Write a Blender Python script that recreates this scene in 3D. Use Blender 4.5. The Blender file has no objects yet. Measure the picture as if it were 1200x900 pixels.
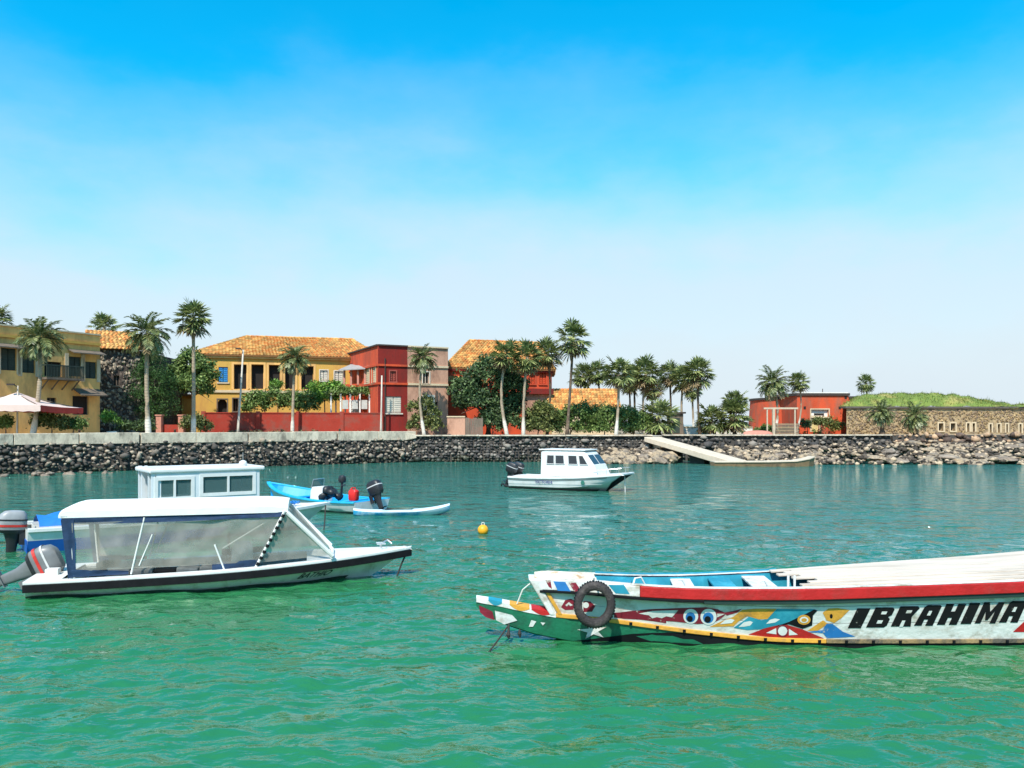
import bpy, math, random
import numpy as np
from mathutils import Vector, Matrix
from mathutils.geometry import tessellate_polygon
R = math.radians
SKYX = 8.8
rng = np.random.default_rng(7)
random.seed(7)
scene = bpy.context.scene
col = scene.collection

# ------------------------------------------------------------------ camera
FPX, CX, HY, CAMZ = 950.0, 600.0, 497.0, 3.5      # photo focal length (px), centre, horizon row, eye height (m)
cam_d = bpy.data.cameras.new('camera')
cam = bpy.data.objects.new('camera', cam_d)
col.objects.link(cam)
cam.location = (0, 0, CAMZ)
cam.rotation_euler = (R(90), 0, 0)
cam_d.sensor_fit = 'HORIZONTAL'
cam_d.sensor_width = 36.0
cam_d.lens = 36.0 * FPX / 1200.0
cam_d.shift_y = (HY - 450.0) / 1200.0
cam_d.clip_start = 0.1
cam_d.clip_end = 12000
scene.camera = cam

# ------------------------------------------------------------------ sun and sky
SUN_EL, SUN_AZ = R(52), math.atan2(-0.32, -0.95)          # azimuth from +Y, clockwise
sdir = Vector((math.sin(SUN_AZ) * math.cos(SUN_EL), math.cos(SUN_AZ) * math.cos(SUN_EL), math.sin(SUN_EL)))
sun_d = bpy.data.lights.new('sun', 'SUN')
sun_d.energy = 5.0
sun_d.angle = R(0.53)
sun_d.color = (1.0, 0.95, 0.86)
sun = bpy.data.objects.new('sun', sun_d)
col.objects.link(sun)
sun.rotation_euler = sdir.to_track_quat('Z', 'Y').to_euler()
sun.location = (-40, -40, 80)

world = bpy.data.worlds.new('World')
scene.world = world
world.use_nodes = True
wt = world.node_tree
for n in list(wt.nodes): wt.nodes.remove(n)
def N(t, kind, **kw):
    n = t.nodes.new(kind)
    for k, v in kw.items():
        if k.startswith('i_'): n.inputs[k[2:].replace('_', ' ')].default_value = v
        else: setattr(n, k, v)
    return n
wout = N(wt, 'ShaderNodeOutputWorld')
wbg = N(wt, 'ShaderNodeBackground')
wbg.inputs['Strength'].default_value = 0.12
sky = N(wt, 'ShaderNodeTexSky', sky_type='NISHITA', sun_disc=False, sun_elevation=SUN_EL,
        sun_rotation=SUN_AZ % (2 * math.pi), altitude=0.0, air_density=1.0, dust_density=0.6, ozone_density=3.0)
hsv = N(wt, 'ShaderNodeHueSaturation')
hsv.inputs['Hue'].default_value = 0.475
hsv.inputs['Saturation'].default_value = 1.75
hsv.inputs['Value'].default_value = 1.8
wt.links.new(sky.outputs[0], hsv.inputs['Color'])
# thin bright sea haze and soft cloud low over the horizon, by direction
tc = N(wt, 'ShaderNodeTexCoord')
sep = N(wt, 'ShaderNodeSeparateXYZ')
wt.links.new(tc.outputs['Generated'], sep.inputs[0])
mp = N(wt, 'ShaderNodeMapping')
mp.inputs['Scale'].default_value = (1.0, 1.0, 2.2)
mp.inputs['Location'].default_value = (SKYX, 0.0, 0.0)
wt.links.new(tc.outputs['Generated'], mp.inputs[0])
nz = N(wt, 'ShaderNodeTexNoise')
nz.inputs['Scale'].default_value = 2.6
nz.inputs['Detail'].default_value = 7.0
nz.inputs['Roughness'].default_value = 0.55
wt.links.new(mp.outputs[0], nz.inputs['Vector'])
ma = N(wt, 'ShaderNodeMath', operation='MULTIPLY_ADD')      # warped elevation
ma.inputs[1].default_value = 0.26
wt.links.new(nz.outputs['Fac'], ma.inputs[0])
neg = N(wt, 'ShaderNodeMath', operation='SUBTRACT')
neg.inputs[1].default_value = 0.13
wt.links.new(sep.outputs['Z'], neg.inputs[0])
wt.links.new(neg.outputs[0], ma.inputs[2])
rmp = N(wt, 'ShaderNodeValToRGB')
rmp.color_ramp.interpolation = 'CARDINAL'
e = rmp.color_ramp.elements
e[0].position, e[0].color = 0.0, (1, 1, 1, 1)
e[1].position, e[1].color = 0.46, (0, 0, 0, 1)
for p, v in ((.12, .93), (.20, .80), (.30, .33), (.386, .06)):
    x = e.new(p); x.color = (v, v, v, 1)
wt.links.new(ma.outputs[0], rmp.inputs['Fac'])
mixw = N(wt, 'ShaderNodeMix', data_type='RGBA')
wt.links.new(rmp.outputs['Color'], mixw.inputs['Factor'])
wt.links.new(hsv.outputs[0], mixw.inputs['A'])
mixw.inputs['B'].default_value = (4.8, 5.5, 6.0, 1)
wt.links.new(mixw.outputs['Result'], wbg.inputs['Color'])
wt.links.new(wbg.outputs[0], wout.inputs['Surface'])

vs = scene.view_settings
vs.view_transform = 'Standard'
vs.look = 'None'
vs.exposure = 0.35
vs.gamma = 1.0
vs.use_curve_mapping = False
scene.cycles.max_bounces = 8
scene.cycles.transparent_max_bounces = 12
scene.cycles.caustics_reflective = False
scene.cycles.caustics_refractive = False

# ------------------------------------------------------------------ helpers
def S(r, g, b):                                    # sRGB 0-255 to linear
    f = lambda c: (c / 255 / 12.92) if c / 255 <= .04045 else ((c / 255 + .055) / 1.055) ** 2.4
    return (f(r), f(g), f(b))

def at(px, d, py=None):                            # point at depth d under a column of the photograph
    x = (px - CX) / FPX * d
    return (x, d) if py is None else (x, d, CAMZ - (py - HY) * d / FPX)
def zat(py, d): return CAMZ - (py - HY) * d / FPX

_m = {}
def pm(name, base, rough=.6, var=.18, scale=3.0, bump=0.0, bscale=20.0, metal=0.0, spec=.4, island=0.0,
       second=None, sfac=(.5, .65), sscale=1.5, transl=0.0, coat=0.0, stretch=(1, 1, 1)):
    """procedural paint / plaster / stone: noise-varied colour, optional second colour in patches, bump"""
    if name in _m: return _m[name]
    m = bpy.data.materials.new(name); m.use_nodes = True
    t = m.node_tree
    b = t.nodes['Principled BSDF']
    b.inputs['Roughness'].default_value = rough
    b.inputs['Metallic'].default_value = metal
    b.inputs['Specular IOR Level'].default_value = spec
    if coat: b.inputs['Coat Weight'].default_value = coat
    c = N(t, 'ShaderNodeTexCoord')
    mpn = N(t, 'ShaderNodeMapping'); mpn.inputs['Scale'].default_value = stretch
    t.links.new(c.outputs['Object'], mpn.inputs[0])
    n1 = N(t, 'ShaderNodeTexNoise'); n1.inputs['Scale'].default_value = scale; n1.inputs['Detail'].default_value = 8
    n1.inputs['Roughness'].default_value = .65
    t.links.new(mpn.outputs[0], n1.inputs['Vector'])
    mr = N(t, 'ShaderNodeMapRange'); mr.inputs['From Min'].default_value = .3; mr.inputs['From Max'].default_value = .7
    mr.inputs['To Min'].default_value = 1 - var; mr.inputs['To Max'].default_value = 1 + var
    t.links.new(n1.outputs['Fac'], mr.inputs['Value'])
    fac = mr.outputs[0]
    if island:
        g = N(t, 'ShaderNodeNewGeometry')
        mi = N(t, 'ShaderNodeMapRange'); mi.inputs['To Min'].default_value = 1 - island; mi.inputs['To Max'].default_value = 1 + island
        t.links.new(g.outputs['Random Per Island'], mi.inputs['Value'])
        mm = N(t, 'ShaderNodeMath', operation='MULTIPLY')
        t.links.new(fac, mm.inputs[0]); t.links.new(mi.outputs[0], mm.inputs[1]); fac = mm.outputs[0]
    src = None
    if second is not None:
        n2 = N(t, 'ShaderNodeTexNoise'); n2.inputs['Scale'].default_value = sscale; n2.inputs['Detail'].default_value = 9
        n2.inputs['Roughness'].default_value = .7
        t.links.new(mpn.outputs[0], n2.inputs['Vector'])
        m2 = N(t, 'ShaderNodeMapRange'); m2.inputs['From Min'].default_value = sfac[0]; m2.inputs['From Max'].default_value = sfac[1]
        sv = n2.outputs['Fac']
        if island:
            a2 = N(t, 'ShaderNodeMath', operation='MULTIPLY_ADD'); a2.inputs[1].default_value = .5; 
            t.links.new(g.outputs['Random Per Island'], a2.inputs[0])
            s2 = N(t, 'ShaderNodeMath', operation='MULTIPLY_ADD'); s2.inputs[1].default_value = .9; s2.inputs[2].default_value = -.2
            t.links.new(sv, s2.inputs[0]); t.links.new(s2.outputs[0], a2.inputs[2]); sv = a2.outputs[0]
        t.links.new(sv, m2.inputs['Value'])
        mx = N(t, 'ShaderNodeMix', data_type='RGBA')
        mx.inputs['A'].default_value = (*base, 1); mx.inputs['B'].default_value = (*second, 1)
        t.links.new(m2.outputs[0], mx.inputs['Factor']); src = mx.outputs['Result']
    vm = N(t, 'ShaderNodeVectorMath', operation='SCALE')
    if src is None: vm.inputs[0].default_value = base
    else: t.links.new(src, vm.inputs[0])
    t.links.new(fac, vm.inputs['Scale'])
    t.links.new(vm.outputs[0], b.inputs['Base Color'])
    if bump:
        n3 = N(t, 'ShaderNodeTexNoise'); n3.inputs['Scale'].default_value = bscale; n3.inputs['Detail'].default_value = 6
        t.links.new(mpn.outputs[0], n3.inputs['Vector'])
        bp = N(t, 'ShaderNodeBump'); bp.inputs['Strength'].default_value = min(1, bump); bp.inputs['Distance'].default_value = .05 * max(1, bump)
        t.links.new(n3.outputs['Fac'], bp.inputs['Height']); t.links.new(bp.outputs[0], b.inputs['Normal'])
    if transl:
        tr = N(t, 'ShaderNodeBsdfTranslucent'); t.links.new(vm.outputs[0], tr.inputs['Color'])
        ms = N(t, 'ShaderNodeMixShader'); ms.inputs[0].default_value = transl
        t.links.new(b.outputs[0], ms.inputs[1]); t.links.new(tr.outputs[0], ms.inputs[2])
        t.links.new(ms.outputs[0], t.nodes['Material Output'].inputs['Surface'])
    _m[name] = m
    return m

def np_mesh(name, v, f):
    """v (n,3), f (m,k) arrays"""
    me = bpy.data.meshes.new(name)
    v = np.asarray(v, np.float32); f = np.asarray(f, np.int32)
    me.vertices.add(len(v)); me.vertices.foreach_set('co', v.ravel())
    k = f.shape[1]
    me.loops.add(f.size); me.loops.foreach_set('vertex_index', f.ravel())
    me.polygons.add(len(f)); me.polygons.foreach_set('loop_start', np.arange(len(f), dtype=np.int32) * k)
    me.update(calc_edges=True)
    return me

def link(name, me, mat=None, parent=None, smooth=False, loc=None):
    o = bpy.data.objects.new(name, me); col.objects.link(o)
    if mat is not None and me is not None and not me.materials: me.materials.append(mat)
    if smooth: me.polygons.foreach_set('use_smooth', [True] * len(me.polygons))
    if parent is not None: o.parent = parent
    if loc is not None: o.location = loc
    return o

def tag(o, label=None, cat=None, group=None, kind=None):
    if label: o['label'] = label
    if cat: o['category'] = cat
    if group: o['group'] = group
    if kind: o['kind'] = kind
    return o

def thing(name, label, cat, loc=(0, 0, 0), rz=0.0, group=None):
    o = bpy.data.objects.new(name, None); col.objects.link(o)
    o.empty_display_size = .3
    o.location = loc if len(loc) == 3 else (loc[0], loc[1], 0)
    o.rotation_euler = (0, 0, rz)
    return tag(o, label, cat, group)

class MB:
    """collects simple shapes, then links them as ONE mesh object"""
    def __init__(s): s.v = []; s.f = []
    def add(s, vs_, fs):
        b = len(s.v); s.v += [tuple(p) for p in vs_]; s.f += [tuple(i + b for i in q) for q in fs]; return s
    def quad(s, *p): return s.add(p, [tuple(range(len(p)))])
    def box(s, c, size, rz=0.0, ry=0.0, rx=0.0):
        hx, hy, hz = [k / 2 for k in size]
        M = Matrix.Rotation(rz, 3, 'Z') @ Matrix.Rotation(ry, 3, 'Y') @ Matrix.Rotation(rx, 3, 'X')
        p = [M @ Vector((x * hx, y * hy, z * hz)) + Vector(c) for x in (-1, 1) for y in (-1, 1) for z in (-1, 1)]
        return s.add(p, [(0, 1, 3, 2), (4, 6, 7, 5), (0, 4, 5, 1), (2, 3, 7, 6), (0, 2, 6, 4), (1, 5, 7, 3)])
    def loft(s, rings, closed=True, caps=True):
        n = len(rings[0]); b = len(s.v)
        for r in rings: s.v += [tuple(p) for p in r]
        for i in range(len(rings) - 1):
            for j in range(n if closed else n - 1):
                k = (j + 1) % n
                s.f.append((b + i * n + j, b + i * n + k, b + (i + 1) * n + k, b + (i + 1) * n + j))
        if caps and closed:
            s.f.append(tuple(b + j for j in reversed(range(n))))
            s.f.append(tuple(b + (len(rings) - 1) * n + j for j in range(n)))
        return s
    def tube(s, pts, r, n=8, caps=True):
        pts = [Vector(p) for p in pts]
        rr = r if isinstance(r, (list, tuple)) else [r] * len(pts)
        rings = []
        up = Vector((0, 0, 1))
        for i, p in enumerate(pts):
            d = (pts[min(i + 1, len(pts) - 1)] - pts[max(i - 1, 0)]).normalized()
            a = d.cross(up)
            if a.length < .05: a = d.cross(Vector((0, 1, 0)))
            a.normalize(); b2 = d.cross(a)
            rings.append([p + rr[i] * (math.cos(t) * a + math.sin(t) * b2) for t in [2 * math.pi * k / n for k in range(n)]])
        return s.loft(rings, True, caps)
    def rings(s, specs, n=20, ex=2.6):
        """stack of superellipse rings (cx,cy,z,a,b)"""
        out = []
        for (cx, cy, z, a, b) in specs:
            rg = []
            for k in range(n):
                t = 2 * math.pi * k / n; c, q = math.cos(t), math.sin(t)
                rg.append((cx + a * math.copysign(abs(c) ** (2 / ex), c), cy + b * math.copysign(abs(q) ** (2 / ex), q), z))
            out.append(rg)
        return s.loft(out)
    def prism(s, poly, z0, z1):
        n = len(poly)
        s.add([(x, y, z0) for x, y in poly] + [(x, y, z1) for x, y in poly],
              [tuple(reversed(range(n))), tuple(range(n, 2 * n))] + [(i, (i + 1) % n, n + (i + 1) % n, n + i) for i in range(n)])
        return s
    def build(s, name, mat, parent=None, smooth=False, world=False, bevel=0.0, kind=None, label=None, auto=False):
        me = bpy.data.meshes.new(name)
        v = s.v
        if world and parent is not None:
            Mi = (Matrix.Translation(parent.location) @ parent.rotation_euler.to_matrix().to_4x4()).inverted()
            if parent.parent is not None:
                Mi = (Matrix.Translation(parent.parent.location) @ parent.parent.rotation_euler.to_matrix().to_4x4()).inverted() if parent.type == 'MESH' else Mi
            v = [tuple(Mi @ Vector(p)) for p in v]
        me.from_pydata(v, [], s.f); me.update()
        o = link(name, me, mat, parent)
        if smooth:
            me.polygons.foreach_set('use_smooth', [True] * len(me.polygons))
            if auto: 
                try: me.set_sharp_from_angle(angle=R(38))
                except Exception: pass
        if bevel:
            bm_ = o.modifiers.new('bevel', 'BEVEL'); bm_.width = bevel; bm_.segments = 2; bm_.limit_method = 'ANGLE'
        if kind: o['kind'] = kind
        if label: o['label'] = label
        return o

_ico = {}
def ico(level):
    if level not in _ico:
        import bmesh
        bm = bmesh.new(); bmesh.ops.create_icosphere(bm, subdivisions=level, radius=1)
        v = np.array([q.co[:] for q in bm.verts]); f = np.array([[q.index for q in p.verts] for p in bm.faces]); bm.free()
        _ico[level] = (v, f)
    return _ico[level]
def rock_np(level, size, jag=.22, seed=None):
    r_ = np.random.default_rng(seed) if seed is not None else rng
    v, f = ico(level)
    d = np.ones(len(v))
    for k in range(5):                               # planar facets make it a stone, not a ball
        a = r_.normal(size=3); a /= np.linalg.norm(a); h = r_.uniform(.45, .85)
        q = v @ a
        d = np.where(q * d > h, h / np.maximum(q, 1e-3), d)
    d *= 1 + r_.uniform(-jag, jag, len(v)) * .5
    th = r_.uniform(0, 6.28); c, s_ = math.cos(th), math.sin(th)
    p = v * d[:, None] * np.array(size)
    p = np.stack([p[:, 0] * c - p[:, 1] * s_, p[:, 0] * s_ + p[:, 1] * c, p[:, 2]], 1)
    return p, f
def stones_np(places, level=1):
    """places: list of (pos, size) -> one mesh"""
    V, F, b = [], [], 0
    for pos, size in places:
        p, f = rock_np(level, size)
        V.append(p + np.array(pos)); F.append(f + b); b += len(p)
    return np.concatenate(V), np.concatenate(F)
def obj_np(name, V, F, mat, parent=None, smooth=False, kind=None):
    if parent is not None: V = V - np.array(parent.location)
    o = link(name, np_mesh(name, V, F), mat, parent, smooth)
    if kind: o['kind'] = kind
    return o
# ------------------------------------------------------------------ sea
def make_water_mat():
    m = bpy.data.materials.new('sea_water'); m.use_nodes = True; t = m.node_tree
    b = t.nodes['Principled BSDF']
    b.inputs['Roughness'].default_value = .055
    b.inputs['IOR'].default_value = 1.62
    c = N(t, 'ShaderNodeTexCoord')
    # clear shallow green near the landing, bluer deep water out in the anchorage, green again over the shelf at the wall
    sp = N(t, 'ShaderNodeSeparateXYZ'); t.links.new(c.outputs['Object'], sp.inputs[0])
    n0 = N(t, 'ShaderNodeTexNoise'); n0.inputs['Scale'].default_value = .13; n0.inputs['Detail'].default_value = 4
    t.links.new(c.outputs['Object'], n0.inputs['Vector'])
    w = N(t, 'ShaderNodeMath', operation='MULTIPLY_ADD'); w.inputs[1].default_value = 16.0
    t.links.new(n0.outputs['Fac'], w.inputs[0]); t.links.new(sp.outputs['Y'], w.inputs[2])
    wx = N(t, 'ShaderNodeMath', operation='MULTIPLY_ADD'); wx.inputs[1].default_value = .18
    t.links.new(sp.outputs['X'], wx.inputs[0]); t.links.new(w.outputs[0], wx.inputs[2])
    dv = N(t, 'ShaderNodeMath', operation='DIVIDE'); dv.inputs[1].default_value = 100.0
    t.links.new(wx.outputs[0], dv.inputs[0])
    rp = N(t, 'ShaderNodeValToRGB'); e = rp.color_ramp.elements
    e[0].position, e[0].color = .14, (.020, .150, .044, 1)
    e[1].position, e[1].color = 1.0, (.024, .12, .085, 1)
    for p, cc in ((.24, (.019, .14, .050)), (.33, (.020, .13, .08)), (.62, (.026, .135, .095))):
        x = e.new(p); x.color = (*cc, 1)
    t.links.new(dv.outputs[0], rp.inputs['Fac'])
    t.links.new(rp.outputs['Color'], b.inputs['Base Color'])
    mpn = N(t, 'ShaderNodeMapping'); mpn.inputs['Scale'].default_value = (.62, 1.0, 1.0); mpn.inputs['Rotation'].default_value = (0, 0, R(12))
    t.links.new(c.outputs['Object'], mpn.inputs[0])
    ex = N(t, 'ShaderNodeMapRange'); ex.inputs['From Min'].default_value = 9; ex.inputs['From Max'].default_value = 60; ex.inputs['To Min'].default_value = .42; ex.inputs['To Max'].default_value = 2.6   # sheltered by the landing, choppier further out
    t.links.new(sp.outputs['Y'], ex.inputs['Value'])
    prev = None
    for sc, st, dist in ((.75, .8, .42), (2.0, .8, .20), (5.5, .7, .055), (15.0, .6, .014)):
        n = N(t, 'ShaderNodeTexNoise'); n.inputs['Scale'].default_value = sc; n.inputs['Detail'].default_value = 3
        n.inputs['Distortion'].default_value = .7
        t.links.new(mpn.outputs[0], n.inputs['Vector'])
        bp = N(t, 'ShaderNodeBump'); bp.inputs['Strength'].default_value = st; bp.inputs['Distance'].default_value = dist
        mu = N(t, 'ShaderNodeMath', operation='MULTIPLY'); t.links.new(n.outputs['Fac'], mu.inputs[0]); t.links.new(ex.outputs[0], mu.inputs[1])
        t.links.new(mu.outputs[0], bp.inputs['Height'])
        if prev is not None: t.links.new(prev.outputs[0], bp.inputs['Normal'])
        prev = bp
    t.links.new(prev.outputs[0], b.inputs['Normal'])
    return m

def graded(core0, core1, step, lo, hi, grow):
    a = list(np.arange(core0, core1, step)); s = step
    while a[-1] < hi: s *= grow; a.append(a[-1] + s)
    s = step
    while a[0] > lo: s *= grow * 1.03; a.insert(0, a[0] - s)
    return np.array(a)
xs = graded(-12.5, 10.5, .062, -4500, 4500, 1.045)
ys = graded(7.6, 19.0, .05, -600, 5000, 1.021)
X, Y = np.meshgrid(xs, ys)
sx = np.gradient(xs)[None, :] + 0 * Y; sy = np.gradient(ys)[:, None] + 0 * X
sp_ = np.maximum(sx, sy)
Z = np.zeros_like(X)
for k in range(46):
    lam = .30 * (6.0 ** (k / 45.0))                   # 0.34 m ripples to 3 m chop
    th = R(-80) + rng.normal(0, .85)
    kx, ky = math.cos(th) * 2 * math.pi / lam, math.sin(th) * 2 * math.pi / lam
    amp = .0038 * lam ** .5
    ph = rng.uniform(0, 6.28) + .6 * np.sin(X * .21 + k) + .6 * np.sin(Y * .17 + 2 * k)
    att = np.clip((lam / sp_ - 2.5) / 3.0, 0, 1)
    sn = np.sin(kx * X + ky * Y + ph)
    Z += amp * att * (sn + .35 * np.abs(sn))            # slightly peaked crests
ny, nx = X.shape
V = np.stack([X, Y, Z], -1).reshape(-1, 3)
ii = (np.arange(ny - 1)[:, None] * nx + np.arange(nx - 1)[None, :]).ravel()
F = np.stack([ii, ii + 1, ii + nx + 1, ii + nx], 1)
sea = link('sea', np_mesh('sea', V, F), make_water_mat(), smooth=True)
tag(sea, kind='structure')

# ------------------------------------------------------------------ land
GZ = 2.35
m_earth = pm('dry_earth', (.36, .27, .17), .95, .25, .6, .6, 6, second=(.22, .17, .11), sfac=(.45, .65), sscale=.25)
shore = [(-260, -40), (-62, 33), (-46, 46.5), (-35.4, 57.5), (-22, 67.2), (-9.2, 76.2), (13.2, 76.2), (14.4, 78.3), (30, 78.6),
         (44, 80.5), (60, 80.0), (260, 60)]
land = [(x, y) for x, y in shore] + [(400, 420), (-400, 420)]
mb = MB(); mb.prism(land, -.6, GZ)
tag(mb.build('ground', m_earth), kind='structure')
m_pave = pm('quay_paving', (.46, .43, .38), .9, .2, 1.2, .3, 9)
mb = MB()
pv = [(-46, 47.0), (-35.2, 57.9), (-22, 67.6), (-9.4, 76.5), (-9.4, 80.5), (-24, 71), (-38, 60.5), (-50, 51)]
mb.prism(pv, GZ - .05, GZ + .004); tag(mb.build('quay_path', m_pave), kind='structure')
mb = MB(); mb.prism([(-9.4, 76.5), (13.0, 76.5), (14.4, 78.7), (44, 80.8), (44, 83.6), (13, 82.4), (-9.4, 80.5)], GZ - .05, GZ + .004)
tag(mb.build('promenade', m_pave), kind='structure')

# ------------------------------------------------------------------ sea walls
m_conc = pm('old_concrete', (.60, .51, .38), .9, .3, 1.4, .5, 14, second=(.25, .21, .16), sfac=(.48, .68), sscale=1.6, stretch=(1, 1, .5))
m_basalt = pm('basalt_stone', (.12, .105, .088), .9, .3, 3, .6, 16, island=.5, second=(.27, .22, .16), sfac=(.44, .66), sscale=.8)
m_basalt2 = pm('dark_basalt_stone', (.065, .06, .056), .9, .3, 3, .6, 16, island=.5, second=(.19, .165, .135), sfac=(.48, .68), sscale=.8)
m_mortar = pm('dark_mortar', (.06, .052, .043), .95, .25, 3, .5, 12)
m_wet = pm('wet_weedy_stone', (.030, .034, .022), .45, .35, 3, .5, 14, island=.4, second=(.075, .07, .045), sfac=(.5, .7), sscale=1.2)
def wall_line(pts, off):
    """polyline offset towards the water (to the right of its direction)"""
    out = []
    for i, p in enumerate(pts):
        a = Vector(pts[max(i - 1, 0)]); b = Vector(pts[min(i + 1, len(pts) - 1)])
        d = (b - a).normalized(); n = Vector((d.y, -d.x))
        out.append((p[0] + n.x * off, p[1] + n.y * off))
    return out
def seg_points(pts, step):
    out = []
    for a, b in zip(pts[:-1], pts[1:]):
        L = math.dist(a, b); n = max(1, int(L / step)); ang = math.atan2(b[1] - a[1], b[0] - a[0])
        for k in range(n):
            t = (k + .5) / n; out.append((a[0] + (b[0] - a[0]) * t, a[1] + (b[1] - a[1]) * t, ang))
    return out
def course_wall(o, line, z0, z1, step, batter, mat, jitter=.5, name='stones'):
    places = []
    rows = max(1, int((z1 - z0) / (step * .8)))
    for r_ in range(rows + 1):
        z = z0 + (z1 - z0) * r_ / rows
        off = batter * (1 - (z - z0) / (z1 - z0))
        for (x, y, a) in seg_points(wall_line(line, off), step):
            s = step * rng.uniform(.32, .95) * (1.75 if rng.random() < .12 else 1.0)
            places.append(((x + rng.uniform(-.2, .2) * jitter, y + rng.uniform(-.12, .12) * jitter, z + rng.uniform(-.14, .14) * jitter),
                           (s, s * rng.uniform(.5, .9), s * rng.uniform(.5, .85))))
    wet = [q for q in places if q[0][2] < .38 + .12 * math.sin(q[0][0] * .9)]; dry = [q for q in places if not q[0][2] < .38 + .12 * math.sin(q[0][0] * .9)]
    if len(wet) > 5 and z0 < .3: V, F = stones_np(wet, 1); obj_np('tide_band_stones', V, F, m_wet, o, kind='stuff')
    else: dry = places
    V, F = stones_np(dry, 1)
    return obj_np(name, V, F, mat, o, kind='stuff')
lineA = shore[1:6]
oA = thing('sea_wall', 'long grey rubble sea wall with pale concrete parapet below the yellow houses', 'sea wall', (-35.4, 57.5, 0))
mb = MB()
top = wall_line(lineA, .25); bot = wall_line(lineA, 1.0); bk = wall_line(lineA, -.5)
mb.loft([[(a[0], a[1], 2.05), (b[0], b[1], -.6), (c[0], c[1], -.6), (c[0], c[1], 2.05)] for a, b, c in zip(top, bot, bk)])
mb.build('core', m_mortar, oA, world=True)
course_wall(oA, wall_line(lineA, .36), -.2, 2.0, .29, .85, m_basalt, 1.0, 'rubble_face')
o_, i_ = wall_line(lineA, .42), wall_line(lineA, -.35)
nseg = 0
for a, b, c, d in zip(o_[:-1], o_[1:], i_[:-1], i_[1:]):
    L = math.dist(a, b); n = max(1, round(L / 4.2))
    for k in range(n):
        t0, t1 = k / n + .002, (k + 1) / n - .002
        q = lambda p, r_, t: (p[0] + (r_[0] - p[0]) * t, p[1] + (r_[1] - p[1]) * t)
        zt = 2.84 + rng.uniform(-.025, .025); e2 = rng.uniform(-.03, .03)
        A, B, C, D = q(a, b, t0), q(a, b, t1), q(d, c, 1 - t1), q(d, c, 1 - t0)
        mb = MB(); mb.prism([(A[0] + e2, A[1] + e2), (B[0] + e2, B[1] + e2), C, D], 2.02, zt)
        mb.build('parapet_block', m_conc, oA, world=True, bevel=.03)
m_foam = pm('sea_foam', (.75, .78, .76), .6, .2, 5)
lineB = [(-9.0, 76.0), (13.1, 76.0)]
oB = thing('sea_wall', 'dark coursed basalt sea wall under the palms and the hedge', 'sea wall', (2, 76, 0))
mb = MB(); mb.loft([[(x, y0 - .15, 2.36), (x, y0 - .75, -.6), (x, y0 + .6, -.6), (x, y0 + .6, 2.36)] for x, y0 in lineB]); mb.build('core', m_mortar, oB, world=True)
course_wall(oB, [(-9.6, 75.80), (13.2, 75.80)], -.1, 2.25, .30, .6, m_basalt2, .45, 'stone_face')
mb = MB()
for k in range(11):
    x0 = -9.2 + k * 2.03; mb = MB(); mb.box((x0 + 1.0, 75.9, 2.43 + rng.uniform(-.008, .008)), (2.0, .8, .12)); mb.build('coping_stone', m_conc, oB, world=True, bevel=.02)
# sloping return where the two walls meet
mb = MB(); mb.loft([[(-10.4, 75.05, 2.83), (-10.4, 75.9, 2.83), (-10.4, 75.9, 1.9), (-10.4, 75.05, 1.9)],
                    [(-8.9, 75.5, 2.47), (-8.9, 76.1, 2.47), (-8.9, 76.1, 2.2), (-8.9, 75.5, 2.2)]])
mb.build('sloping_return', m_conc, oB, world=True, bevel=.03)
lineC = [(14.5, 78.1), (22, 78.2), (30, 78.4), (37, 79.4)]
oC = thing('sea_wall', 'dark rough stone sea wall below the round red fort', 'sea wall', (24, 78.2, 0))
mb = MB(); tp, bt, bk = wall_line(lineC, .1), wall_line(lineC, .8), wall_line(lineC, -.6)
mb.loft([[(a[0], a[1], 2.38), (b[0], b[1], -.6), (c[0], c[1], -.6), (c[0], c[1], 2.38)] for a, b, c in zip(tp, bt, bk)]); mb.build('core', m_mortar, oC, world=True)
course_wall(oC, wall_line(lineC, .14), -.1, 2.3, .40, .7, m_basalt2, .8, 'stone_face')
for a, b in zip(wall_line(lineC, .05)[:-1], wall_line(lineC, .05)[1:]):
    L = math.dist(a, b); ang = math.atan2(b[1] - a[1], b[0] - a[0]); n = int(L / 2)
    for k in range(n):
        t = (k + .5) / n; mb = MB(); mb.box((a[0] + (b[0] - a[0]) * t, a[1] + (b[1] - a[1]) * t, 2.43), (L / n - .02, .8, .12), ang)
        mb.build('coping_stone', m_conc, oC, world=True, bevel=.02)
lineD = [(37.2, 79.4), (44, 80.2), (60, 79.6), (80, 78)]
oD = thing('sea_wall', 'low weathered stone sea wall in front of the stone fort', 'sea wall', (50, 80, 0))
mb = MB(); tp, bt, bk = wall_line(lineD, .1), wall_line(lineD, .5), wall_line(lineD, -.6)
mb.loft([[(a[0], a[1], 2.42), (b[0], b[1], .2), (c[0], c[1], .2), (c[0], c[1], 2.42)] for a, b, c in zip(tp, bt, bk)]); mb.build('core', m_mortar, oD, world=True)
course_wall(oD, wall_line(lineD, .14), .6, 2.35, .5, .45, pm('rusty_stone', (.15, .10, .075), .9, .3, 3, .5, 12, island=.5, second=(.34, .22, .13), sfac=(.5, .62)), .8, 'stone_face')

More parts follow.
